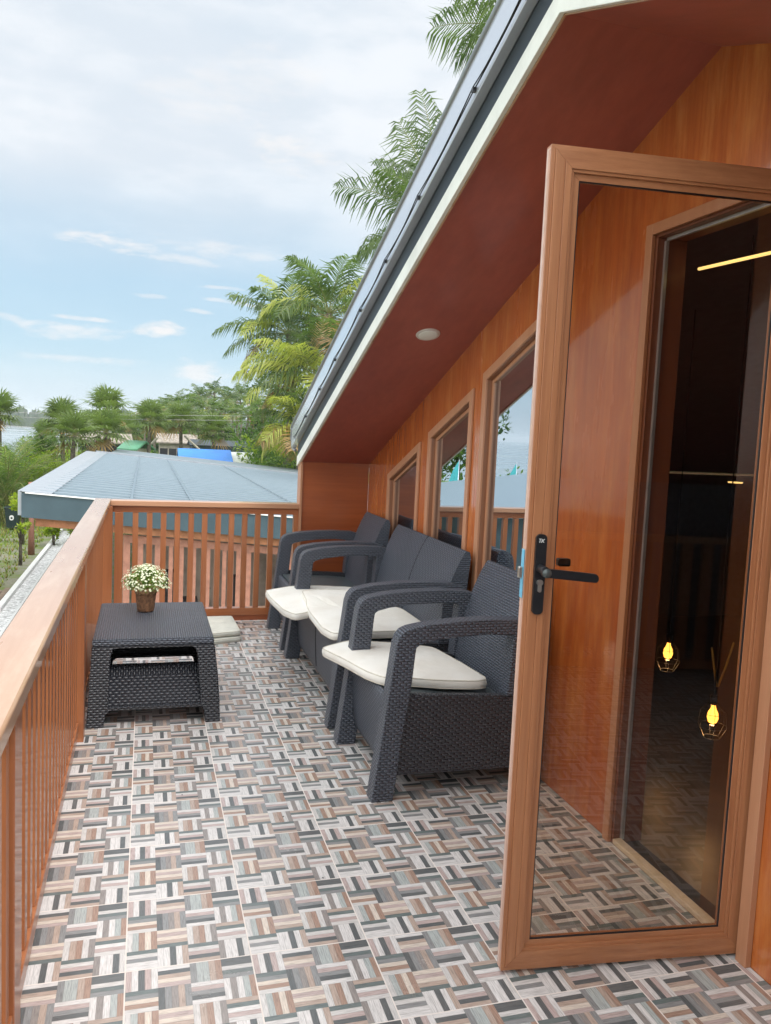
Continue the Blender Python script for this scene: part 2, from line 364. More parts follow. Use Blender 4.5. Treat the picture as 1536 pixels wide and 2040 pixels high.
# ------------------------------------------------------------------ mesh building
class MB:
    def __init__(s): s.v = []; s.f = []; s.mi = []; s.sm = []
    def add(s, vs, fs, mi=0, smooth=False):
        k = len(s.v); s.v += [Vector(v) for v in vs]
        for f in fs: s.f.append([i+k for i in f]); s.mi.append(mi); s.sm.append(smooth)
        return s
    def box(s, x0, x1, y0, y1, z0, z1, mi=0):
        return s.add([(x0, y0, z0), (x1, y0, z0), (x1, y1, z0), (x0, y1, z0), (x0, y0, z1), (x1, y0, z1), (x1, y1, z1), (x0, y1, z1)],
                     [(3, 2, 1, 0), (4, 5, 6, 7), (0, 1, 5, 4), (1, 2, 6, 5), (2, 3, 7, 6), (3, 0, 4, 7)], mi)
    def prism(s, loops, fn, d0, d1, mi=0):
        """2-D outline (with holes) extruded between depths d0 and d1; fn(a, b, d) gives the world point"""
        loops = [list(l) for l in loops]
        if sum(a[0]*b[1]-b[0]*a[1] for a, b in zip(loops[0], loops[0][1:]+loops[0][:1])) < 0: loops[0].reverse()
        tri = tessellate_polygon([[Vector((a, b, 0)) for a, b in l] for l in loops])
        flat = [q for l in loops for q in l]; n = len(flat)
        vs = [fn(a, b, d0) for a, b in flat] + [fn(a, b, d1) for a, b in flat]
        fs = [tuple(t) for t in tri] + [tuple(i+n for i in reversed(t)) for t in tri]
        k = 0
        for l in loops:
            L = len(l)
            for i in range(L): a = k+i; b = k+(i+1) % L; fs.append((a, b, b+n, a+n))
            k += L
        return s.add(vs, fs, mi)
    def tube(s, pts, r, n=8, mi=0, cap=True):
        pts = [Vector(p) for p in pts]; rs = r if isinstance(r, (list, tuple)) else [r]*len(pts)
        vs = []; fs = []; ref = None
        for i, p in enumerate(pts):
            t = (pts[min(i+1, len(pts)-1)]-pts[max(i-1, 0)]).normalized()
            a = t.cross(Vector((0, 0, 1)) if abs(t.z) < .95 else Vector((1, 0, 0))).normalized()
            if ref is not None and a.dot(ref) < 0: a = -a
            ref = a; b = t.cross(a)
            for j in range(n): th = 2*pi*j/n; vs.append(p+(a*cos(th)+b*sin(th))*rs[i])
        for i in range(len(pts)-1):
            for j in range(n): fs.append((i*n+j, i*n+(j+1) % n, (i+1)*n+(j+1) % n, (i+1)*n+j))
        if cap: fs += [tuple(range(n))[::-1], tuple((len(pts)-1)*n+j for j in range(n))]
        return s.add(vs, fs, mi, True)
    def lathe(s, c, prof, n=20, mi=0):
        vs = []; fs = []
        for r, z in prof:
            for j in range(n): th = 2*pi*j/n; vs.append((c[0]+r*cos(th), c[1]+r*sin(th), c[2]+z))
        for i in range(len(prof)-1):
            for j in range(n): fs.append((i*n+j, i*n+(j+1) % n, (i+1)*n+(j+1) % n, (i+1)*n+j))
        fs += [tuple(range(n))[::-1], tuple((len(prof)-1)*n+j for j in range(n))]
        return s.add(vs, fs, mi, True)

def worldloc(o):
    L = Vector((0, 0, 0))
    while o is not None: L += o.location; o = o.parent
    return L
def obj(name, mb, mats, parent=None, bevel=0, uv=False, seg=2, origin=None):
    base = worldloc(parent) if parent else Vector(origin or (0, 0, 0))
    me = bpy.data.meshes.new(name)
    me.from_pydata([tuple(v-base) for v in mb.v], [], mb.f)
    mats = mats if isinstance(mats, (list, tuple)) else [mats]
    for m in mats: me.materials.append(m)
    for p, mi, sm in zip(me.polygons, mb.mi, mb.sm): p.material_index = mi; p.use_smooth = sm
    if uv:
        ul = me.uv_layers.new(name='uv').data
        for p in me.polygons:
            n = p.normal; ax = max(range(3), key=lambda i: abs(n[i]))
            for li in p.loop_indices:
                c = me.vertices[me.loops[li].vertex_index].co
                ul[li].uv = (c.y, c.z) if ax == 0 else ((c.x, c.z) if ax == 1 else (c.y, c.x))
    me.update()
    bm = bmesh.new(); bm.from_mesh(me); bmesh.ops.recalc_face_normals(bm, faces=bm.faces); bm.to_mesh(me); bm.free()
    o = bpy.data.objects.new(name, me); COL.objects.link(o)
    if parent: o.parent = parent
    else: o.location = base
    if bevel:
        b = o.modifiers.new('bevel', 'BEVEL'); b.width = bevel; b.segments = seg; b.limit_method = 'ANGLE'; b.angle_limit = R(40)
        b.harden_normals = False
    return o
def thing(name, label, cat, loc=(0, 0, 0), group=None):
    o = bpy.data.objects.new(name, None); COL.objects.link(o); o.location = loc; o.empty_display_size = .2
    o['label'] = label; o['category'] = cat
    if group: o['group'] = group
    return o
def tag(o, label, cat, group=None):
    o['label'] = label; o['category'] = cat
    if group: o['group'] = group
    return o
def struct(o): o['kind'] = 'structure'; return o
def dup(root, loc, rz, sc=1, label=None, group=None):
    r = root.copy(); COL.objects.link(r); r.location = loc; r.rotation_euler = (0, 0, rz); r.scale = (sc, sc, sc)
    if label: r['label'] = label
    if group: r['group'] = group
    for ch in list(root.children):
        c = ch.copy(); COL.objects.link(c); c.parent = r
        for g in ch.children: d = g.copy(); COL.objects.link(d); d.parent = c
    return r
def YZ(a, b, d): return (d, a, b)      # outline in the y-z plane, depth along x
def XZ(a, b, d): return (a, d, b)
def XY(a, b, d): return (a, b, d)

WX = 2.135            # outer face of the gable wall
SL = .377; RY = .10; RZ = 2.82
def zr(y): return RZ - SL*abs(y-RY)
GZ = -3.3             # garden level

# ------------------------------------------------------------------ balcony floor
b = MB().box(.086, WX-.002, -4.0, 4.17, -.02, 0).box(WX-.0019, 6.0, -4.0, -.561, -.02, 0)
fl = struct(obj('balcony_floor', b, M_tile))
b = MB().box(.072, .0855, -4.0, 4.17, -.03, .003)
b.box(.072, 1.57, 4.1705, 4.185, -.03, .003)
struct(obj('floor_edge_trim', b, M_kerb))
b = MB().box(-.03, WX+.05, -4.0, 4.30, -.30, -.031)
struct(obj('balcony_slab', b, MW_end))

# ------------------------------------------------------------------ the house
house = thing('house', 'timber house gable of glossy orange varnished boards with steep eave over the balcony', 'house', (WX, 0, 0))
# gable wall with door and window openings
wins = [(2.88, 3.60, 1.496, 1.237), (2.005, 2.723, 1.810, 1.557), (1.160, 1.877, 2.140, 1.882)]
ZB = .55; TW = .048
outer = [(-4.0, 0), (4.17, 0), (4.17, zr(4.17)+.005), (RY, RZ+.005), (-4.0, zr(-4.0)+.005)]
outer = [(y, z if z == 0 else z) for y, z in outer]
holes = [[(-.335, -.0), (.400, -.0), (.400, 2.31), (-.335, 2.31)]]
# wall pieces: left of door, above door, right of door (so the door opening reaches the floor)
wl = MB()
hl = []
for y0, y1, zh, zl in wins:
    hl.append([(y0+TW*.6, ZB+TW*.6), (y1-TW*.6, ZB+TW*.6), (y1-TW*.6, zl-TW*.5), (y0+TW*.6, zh-TW*.5)])
wl.prism([[(.400, 0), (4.17, 0), (4.17, zr(4.17)+.01), (.400, zr(.400)+.01)]] + [list(reversed(h)) for h in hl], YZ, WX, WX+.11)
obj('gable_wall', wl, MW_wall, house)
wl = MB().prism([[(-.56, 0), (-.335, 0), (-.335, zr(-.335)+.01), (-.56, zr(-.56)+.01)]], YZ, WX, WX+.11)
obj('gable_wall', wl, MW_wall, house)
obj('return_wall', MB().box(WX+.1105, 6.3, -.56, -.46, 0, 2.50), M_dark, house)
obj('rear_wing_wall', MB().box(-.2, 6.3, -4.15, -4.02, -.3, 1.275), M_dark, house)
wl = MB().prism([[(-.335, 2.31), (.400, 2.31), (.400, zr(.4)+.01), (RY, RZ+.01), (-.335, zr(-.335)+.01)]], YZ, WX, WX+.11)
obj('gable_wall', wl, MW_wall, house)
# thin panel joints
b = MB()
for y in (1.94, 3.66): obj('panel_joint', MB().box(WX-.0008, WX+.002, y-.001, y+.001, 0.02, zr(y)-.01), MW_wall, house)
# end wall
b = MB().box(1.588, WX-.001, 4.17, 4.28, 0, zr(4.17)+.01)
obj('end_wall', b, MW_end, house)
b = MB().box(1.568, 1.5865, 4.155, 4.285, 0, zr(4.17)+.0)
obj('corner_trim', b, MW_trim, house, .002)
# windows
for y0, y1, zh, zl in wins:
    o4 = [(y0, ZB), (y1, ZB), (y1, zl), (y0, zh)]
    s_ = (zh-zl)/(y1-y0)
    def inset(t): return [(y0+t, ZB+t), (y1-t, ZB+t), (y1-t, zl+s_*t-t*1.07), (y0+t, zh-s_*t-t*1.07)]
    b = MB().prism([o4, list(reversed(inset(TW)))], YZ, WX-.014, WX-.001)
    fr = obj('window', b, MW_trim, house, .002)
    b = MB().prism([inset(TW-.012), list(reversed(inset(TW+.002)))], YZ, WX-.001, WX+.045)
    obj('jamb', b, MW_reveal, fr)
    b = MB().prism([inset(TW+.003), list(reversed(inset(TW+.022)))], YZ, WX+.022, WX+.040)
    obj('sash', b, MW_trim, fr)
    b = MB().prism([inset(TW+.015)], YZ, WX+.030, WX+.036)
    obj('pane', b, M_winglass, fr)
# door opening trim
b = MB()
b.box(WX-.016, WX-.001, .385, .426, 0, 2.33); b.box(WX-.016, WX-.001, -.335, .3845, 2.29, 2.33); b.box(WX-.022, WX-.001, -.379, -.336, 0, 2.33)
dt = obj('door_casing', b, MW_trim, house, .002)
b = MB()
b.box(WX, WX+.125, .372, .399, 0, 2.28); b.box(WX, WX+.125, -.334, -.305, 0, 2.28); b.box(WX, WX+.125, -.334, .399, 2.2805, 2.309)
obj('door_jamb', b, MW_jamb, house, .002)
b = MB(); b.box(WX+.028, WX+.040, .360, .3715, .02, 2.27); b.box(WX+.028, WX+.040, -.30, .3595, 2.268, 2.2795)
obj('weather_strip', b, M_alu, house)
b = MB(); b.box(WX-.004, WX+.032, -.304, .371, 0.001, .022)
obj('door_sill', b, M_cream, house, .004)

# roof: soffit, white barge board, slate strip, glossy flashing, metal sheets
def slope(x0, x1, z0, z1, y1=4.27, y0=-4.2, mb=None):
    mb = mb or MB()
    o = [(y1, zr(y1)+z0), (RY, RZ+z0), (y0, zr(y0)+z0), (y0, zr(y0)+z1), (RY, RZ+z1), (y1, zr(y1)+z1)]
    return mb.prism([o], YZ, x0, x1)
obj('soffit', slope(1.578, 6.3, 0, .018), MW_soffit, house)
obj('soffit_trim', slope(1.571, 1.5775, -.006, .010), MW_cap, house)
obj('barge_board', slope(1.553, 1.5705, -.002, .075), M_white, house, .002)
obj('roof_edge_strip', slope(1.560, 1.60, .0765, .172), M_slate, house)
g = slope(1.520, 1.560, .173, .345, 4.36)
obj('roof_flashing', g, M_gutter, house, .003)
b = MB().tube([(1.522, 4.37, zr(4.37)+.35), (1.522, RY, RZ+.35), (1.522, -4.2, zr(-4.2)+.35)], .014, 8)
b.tube([(1.522, 4.37, zr(4.37)+.35), (1.530, 4.42, zr(4.42)+.29), (1.54, 4.41, zr(4.41)+.20), (1.55, 4.34, zr(4.34)+.15)], .014, 8)
obj('flashing_bead', b, M_flash, house)
obj('roof_sheet', slope(1.561, 6.4, .30, .34, 4.36), M_roofdk, house)
# cable along the flashing
b = MB(); y = 4.2; k = 0
clips = []
while y > -1.5:
    y2 = y-random.uniform(.30, .75)
    n = 8
    for lane in range(2):
        pts = []
        for i in range(n+1):
            t = i/n; yy = y+(y2-y)*t
            pts.append((1.512-.004*lane, yy, zr(yy)+.196+.010*lane-(.022 if lane else .008)*4*t*(1-t)*random.uniform(.8, 1)))
        b.tube(pts, .0026, 5)
    clips.append(y2); y = y2
obj('cable', b, M_cord, house)
for y in clips:
    obj('cable_clip', MB().box(1.506, 1.5195, y-.008, y+.008, zr(y)+.189, zr(y)+.205), M_black, house)
# rooms behind the wall (dim)
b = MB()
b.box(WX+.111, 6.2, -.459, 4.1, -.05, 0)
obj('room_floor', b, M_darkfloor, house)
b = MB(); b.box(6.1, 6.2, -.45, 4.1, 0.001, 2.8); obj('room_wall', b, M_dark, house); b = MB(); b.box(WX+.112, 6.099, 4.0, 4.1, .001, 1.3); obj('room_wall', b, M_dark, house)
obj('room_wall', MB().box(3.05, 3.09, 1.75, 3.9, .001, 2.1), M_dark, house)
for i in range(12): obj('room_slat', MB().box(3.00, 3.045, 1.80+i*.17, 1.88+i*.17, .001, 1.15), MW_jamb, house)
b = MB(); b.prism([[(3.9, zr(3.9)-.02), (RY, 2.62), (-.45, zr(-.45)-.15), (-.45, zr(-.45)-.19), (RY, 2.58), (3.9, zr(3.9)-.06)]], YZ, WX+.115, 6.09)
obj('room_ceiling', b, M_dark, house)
obj('cove_strip', MB().tube([at(1392, 536, 3.25), at(1560, 498, 3.0)], .006, 6), E_lamp, house)

rg = random.Random(5); b = MB()
for (x, y) in ((.93, .83), (.99, .36), (.55, 1.1), (1.2, 2.6), (1.02, 3.3), (.6, .2), (.35, .9), (1.25, .35), (.8, 1.62)):
    a = rg.uniform(0, 6.28); L = rg.uniform(.003, .007); c_, s_ = cos(a)*L, sin(a)*L
    b.add([(x-c_, y-s_, .0012), (x+s_*.5, y-c_*.5, .003), (x+c_, y+s_, .0012), (x-s_*.5, y+c_*.5, .002)], [(0, 1, 2, 3)])
o = obj('floor_debris', b, M_black); o['kind'] = 'stuff'; o['label'] = 'tiny dark bits of debris scattered on the tiled floor'; o['category'] = 'debris'

# ------------------------------------------------------------------ ceiling lamps
def ceiling_lamp(x, y, label, z=None):
    zz = zr(y) if z is None else z
    ang = math.atan(SL)*(1 if y > RY else -1)
    t = thing('ceiling_light', label, 'ceiling light', (x, y, zz), 'round ceiling lights')
    t.rotation_euler = (-ang if z is None else 0, 0, 0)
    obj('housing', MB().lathe((x, y, zz), [(.055, -.0065), (.064, -.006), (.067, -.001), (.067, .004)], 40), M_lamp, t)
    obj('diffuser', MB().lathe((x, y, zz), [(.0, -.0085), (.050, -.0085), (.054, -.0066)], 40), M_white, t)
    return t
ceiling_lamp(1.853, 2.040, 'round unlit white downlight set in the dark red sloping soffit above the sofa')
ceiling_lamp(1.853, -1.84, 'round white downlight in the soffit seen only as a reflection in the door glass')

# ------------------------------------------------------------------ open glass door (a part of the house)
H = Vector((2.118, -.329)); F = Vector((1.383, -.247)); DU = (F-H).normalized(); DN = Vector((DU.y, -DU.x))
if DN.y > 0: DN = -DN                                  # towards the viewer
DW = .768; H = F-DU*DW; DH = 2.305; DT = .042
def DP(a, b, d): q = H+DU*a-DN*d; return (q.x, q.y, b)  # a along the door, b up, d depth away from the viewer
def rect(a0, a1, b0, b1): return [(a0, b0), (a1, b0), (a1, b1), (a0, b1)]
door = None
SW = .082
b = MB()
# mitred stiles
def frame_ring(mb_v, mb_h, t0, t1, d0, d1):
    a0, a1, b0, b1 = t0, DW-t0, .012+t0, DH-t0
    c0, c1, e0, e1 = t1, DW-t1, .012+t1, DH-t1
    mb_v.prism([[(a0, b0), (c0, e0), (c0, e1), (a0, b1)]], DP, d0, d1)
    mb_v.prism([[(a1, b0), (c1, e0), (c1, e1), (a1, b1)]], DP, d0, d1)
    mb_h.prism([[(a0, b0), (a1, b0), (c1, e0), (c0, e0)]], DP, d0, d1)
    mb_h.prism([[(a0, b1), (a1, b1), (c1, e1), (c0, e1)]], DP, d0, d1)
vv = MB(); hh = MB()
frame_ring(vv, hh, 0, .012, .004, DT-.004); frame_ring(vv, hh, .0123, .040, 0, DT); frame_ring(vv, hh, .0403, .058, -.002, DT+.002)
frame_ring(vv, hh, .0583, .066, .002, DT-.002); frame_ring(vv, hh, .0663, .084, .010, DT-.010)
door = obj('door', vv, MW_door, house, .0012)
for up_side in (False, True):
    h2 = MB()
    for f_i, fc in enumerate(hh.f):
        zs = sum(hh.v[i].z for i in fc)/len(fc)
        if (zs > 1.1) == up_side: h2.add([hh.v[i] for i in fc], [tuple(range(len(fc)))])
    dr_ = obj('door_rail', h2, MW_doorx, door)
    bm = bmesh.new(); bm.from_mesh(dr_.data); bmesh.ops.remove_doubles(bm, verts=bm.verts, dist=1e-6); bmesh.ops.recalc_face_normals(bm, faces=bm.faces); bm.to_mesh(dr_.data); bm.free()
obj('glass_pane', MB().prism([rect(.083, DW-.083, .095, DH-.083)], DP, .018, .023), M_doorglass, door)
gb = MB()
gb.prism([rect(.0835, .0870, .0955, DH-.0835)], DP, .012, .0175); gb.prism([rect(DW-.087, DW-.0835, .0955, DH-.0835)], DP, .012, .0175)
gb.prism([rect(.0871, DW-.0871, .0955, .0990)], DP, .012, .0175); gb.prism([rect(.0871, DW-.0871, DH-.087, DH-.0835)], DP, .012, .0175)
obj('glazing_bead', gb, M_black, door)
obj('edge_highlight', MB().prism([rect(DW+.0002, DW+.0022, .02, DH-.008)], DP, .008, DT-.012), M_edge, door)
obj('edge_highlight', MB().prism([rect(DW+.0023, DW+.0040, .02, DH-.012)], DP, .012, .020), M_edge, door)  # thin pale strips paint the bright highlight along the door edge
# lock case in the door edge, still under blue film
obj('lock_plate', MB().prism([rect(DW+.0042, DW+.0062, 1.10, 1.235)], DP, .006, .026), M_blue, door, .002)
obj('latch', MB().prism([rect(DW+.0063, DW+.017, 1.155, 1.187)], DP, .009, .022), M_steel, door, .003)
# handle set
def rr(a0, a1, b0, b1, r, n=6):
    pts = []
    for cx, cy, s0 in ((a1-r, b1-r, 0), (a0+r, b1-r, 90), (a0+r, b0+r, 180), (a1-r, b0+r, 270)):
        for i in range(n+1): th = R(s0+90*i/n); pts.append((cx+r*cos(th), cy+r*sin(th)))
    return pts
HB = DW-.036
hp = obj('handle_plate', MB().prism([rr(HB-.0155, HB+.0155, 1.058, 1.280, .013)], DP, -.012, -.0025), M_black, door, .003)
b = MB()
c0 = Vector(DP(HB, 1.186, -.012)); c1 = Vector(DP(HB, 1.186, -.050))
b.tube([c0, c1], .0115, 14)
ca, sa = cos(R(5)), sin(R(5))
b.prism([[(HB+(a-HB)*ca, 1.181+(c_-1.181)*ca+(a-HB)*sa) for a, c_ in rr(HB-.150, HB+.013, 1.169, 1.193, .0118)]], DP, -.062, -.048)
obj('lever', b, M_black, door, .003)
obj('lever_cap', MB().tube([Vector(DP(HB, 1.181, -.0625)), Vector(DP(HB, 1.181, -.066))], .0125, 20), plain('dark_satin_cap', (.10, .12, .12), .35, .4), door)
obj('thumb_turn', MB().prism([rr(HB-.112, HB-.076, 1.183, 1.205, .005)], DP, .047, .066), M_black, door, .002)
b = MB(); b.prism([rr(HB-.0085, HB+.0085, 1.139, 1.156, .0083)], DP, -.020, -.0125); b.prism([rr(HB-.0048, HB+.0048, 1.121, 1.143, .0046)], DP, -.0195, -.0123)
obj('key_cylinder', b, M_steel, door, .001)
# lettering on the handle plate: T K (slanted strokes)
b = MB()
def stroke(a0, b0, a1, b1, wd=.0016):
    d = Vector((a1-a0, b1-b0)); n_ = Vector((-d.y, d.x)).normalized()*wd/2
    b.prism([[(a0+n_.x, b0+n_.y), (a0-n_.x, b0-n_.y), (a1-n_.x, b1-n_.y), (a1+n_.x, b1+n_.y)]], DP, -.0126, -.0121)
tx = HB; tz = 1.262
# the +a axis points left on screen, so letters are laid out from +a to -a
stroke(tx+.0085, tz+.005, tx+.0012, tz+.005); stroke(tx+.0046, tz+.005, tx+.0062, tz-.005)
stroke(tx-.0008, tz+.005, tx+.0008, tz-.005); stroke(tx-.0078, tz+.005, tx-.0010, tz-.0005); stroke(tx-.0010, tz+.0005, tx-.0062, tz-.005)
obj('lettering', b, M_binw, door)
for z in (.28, 1.2, 2.05):
    q = H-DU*.006
    b = MB().tube([(q.x, q.y-.004, z-.055), (q.x, q.y-.004, z+.055)], .0075, 10)
    obj('hinge', b, M_steel, door)

# ------------------------------------------------------------------ pendant lamps inside
def pendant(p, label):
    t = thing('pendant_lamp', label, 'pendant lamp', p, 'wire cage pendant lamps')
    p = Vector(p)
    obj('bulb', MB().lathe(p, [(.003, -.040), (.017, -.034), (.024, -.014), (.021, .008), (.011, .028), (.008, .042)], 16), E_bulb, t)
    ld = bpy.data.lights.new('bulb_light', 'POINT'); ld.energy = .8; ld.color = (1, .62, .28); ld.shadow_soft_size = .03
    lo = bpy.data.objects.new('bulb_light', ld); COL.objects.link(lo); lo.parent = t; lo.location = (0, 0, -.085)
    b = MB()
    for k in range(6):
        a = k*pi/3; b.tube([p+Vector((cos(a)*r, sin(a)*r, z)) for r, z in ((.012, .06), (.055, .01), (.062, -.05), (.035, -.10))], .0012, 4)
    for r, z in ((.055, .01), (.062, -.05), (.035, -.10)):
        b.tube([p+Vector((cos(2*pi*k/16)*r, sin(2*pi*k/16)*r, z)) for k in range(17)], .0012, 4)
    obj('cage', b, M_black, t)
    obj('bulb_glass', MB().lathe(p, [(.004, -.050), (.022, -.042), (.031, -.016), (.027, .010), (.014, .034), (.012, .046)], 18), M_doorglass, t)
    obj('holder', MB().lathe(p, [(.016, .045), (.016, .085), (.004, .09)], 12), M_black, t)
    obj('cord', MB().tube([p+Vector((0, 0, .09)), (p.x, p.y, 2.55)], .003, 5), M_cord, t)
pendant((2.95, .800+.43, .50), 'lit amber bulb in a wire cage, higher and left one in the dark room')
pendant((2.75, .620, .392), 'lit amber bulb in a wire cage, lower and right one in the dark room')
t = thing('rope_hanging', 'golden twisted rope hanging in a V inside the dark room above the caged bulb', 'rope', (2.80, .62, .5))
b = MB()
for (a, c) in (((1418, 1290), (1428, 1368)), ((1462, 1280), (1430, 1368))):
    b.tube([at(a[0], a[1], 3.75), at((a[0]+c[0])/2, (a[1]+c[1])/2+4, 3.75), at(c[0], c[1], 3.75)], .005, 6)
obj('strand', b, plain('golden_rope', (.45, .28, .06), .6), t)
p = at(1465, 960, 4.2)
t = thing('room_light', 'small lit oval lamp glowing yellow inside the dark room', 'ceiling light', p)
obj('lens', MB().lathe(p, [(.001, -.006), (.032, -.006), (.034, 0)], 20), E_lamp, t)

# ------------------------------------------------------------------ railings
rail = thing('railing', 'orange brown timber railing with broad weathered cap along the left side of the balcony', 'railing', (.07, 1, 0))
obj('cap_rail', MB().prism([[(.018, .950), (.018, .906), (.135, .906), (.135, .945), (.128, .950)]], XZ, -4.0, 4.31), MW_cap, rail, .005, seg=3)
obj('sub_rail', MB().box(.040, .098, -4.0, 4.16, .855, .9055), MW_rail, rail, .002)
b = MB().box(.035, .096, -.147, 1.76, .045, .100)
obj('bottom_rail', b, MW_rail, rail, .002); obj('bottom_rail', MB().box(.035, .096, 1.86, 4.15, .045, .100), MW_rail, rail, .002)
obj('bottom_rail', MB().box(.035, .096, -4.0, -.25, .045, .100), MW_rail, rail, .002)
obj('post', MB().box(.002, .100, -.249, -.148, -.3, .9045), MW_rail, rail, .003)
obj('post', MB().box(.022, .118, 1.765, 1.855, -.3, .9045), MW_rail, rail, .003)
obj('post', MB().box(.055, .150, 4.160, 4.26, -.3, .9045), MW_rail, rail, .003)
def bal_ok(y): return not (-.27 < y < -.13 or 1.74 < y < 1.88 or y > 4.13)
y = -.079; ys = []
while y < 4.14: ys.append(y); y += .104
y = -.079-.104
while y > -3.3: ys.append(y); y -= .104
for y in ys:
    if bal_ok(y): obj('baluster', MB().box(.046, .090, y-.0225, y+.0225, .1005, .8545), MW_rail, rail, .002)
rail2 = thing('railing', 'timber railing across the far end of the balcony in front of the grey roof', 'railing', (.9, 4.2, 0))
obj('cap_rail', MB().box(.1355, 1.5675, 4.165, 4.30, .908, .948), MW_capx, rail2, .004)
obj('sub_rail', MB().box(.1505, 1.5675, 4.195, 4.255, .858, .9075), MW_railx, rail2, .002)
obj('bottom_rail', MB().box(.1505, 1.5675, 4.19, 4.26, .045, .103), MW_railx, rail2, .002)
obj('post', MB().box(.166, .226, 4.186, 4.25, .1035, .8575), MW_rail, rail2, .002)
obj('post', MB().box(1.532, 1.5675, 4.188, 4.25, .1035, .8575), MW_rail, rail2, .002)
for k in range(12):
    x = .3155+.1035*k; obj('baluster', MB().box(x-.0208, x+.0208, 4.198, 4.240, .1035, .8575), MW_rail, rail2, .002)
obj('kick_board', MB().box(.20, 1.56, 4.20, 4.24, .004, .0445), MW_end, rail2)

rail3 = thing('railing', 'timber railing behind the viewer, seen only as dark slats mirrored in the door glass', 'railing', (2, -3.3, 0))
obj('cap_rail', MB().box(.1355, 6.0, -3.36, -3.25, .905, .948), MW_capx, rail3, .004)
obj('bottom_rail', MB().box(.1505, 6.0, -3.335, -3.275, .045, .103), MW_railx, rail3, .002)
for k in range(40):
    x = .30+.14*k; obj('baluster', MB().box(x-.035, x+.035, -3.325, -3.285, .1035, .9045), MW_rail, rail3)

# ------------------------------------------------------------------ rattan seats
def surf(rows, closed=False, mb=None, mi=0):
    mb = mb or MB(); n = len(rows[0]); vs = [p for r in rows for p in r]; fs = []
    for i in range(len(rows)-1):
        for j in range(n-1): fs.append((i*n+j, i*n+j+1, (i+1)*n+j+1, (i+1)*n+j))
    return mb.add(vs, fs, mi, True)

def side_outline(x0):
    # leg + arm + rear post as one moulded loop, in x-z
    out = [(0, 0), (.094, 0), (.094, .004), (.112, .12)]
    out = [(0, 0), (.095, 0), (.108, .105), (.62, .105), (.66, 0.0), (.74, 0.0), (.735, .30), (.745, .60), (.735, .735), (.64, .762), (.50, .768), (.36, .764), (.22, .752), (.135, .735),
           (.108, .722), (.090, .700), (.080, .668), (.055, .45), (.025, .2)]
    hole = [(.150, .450), (.590, .450), (.600, .560), (.608, .695), (.50, .703), (.36, .697), (.24, .682), (.185, .668), (.168, .655), (.165, .63), (.158, .54)]
    return [(x0+a, c) for a, c in out], [(x0+a, c) for a, c in hole]

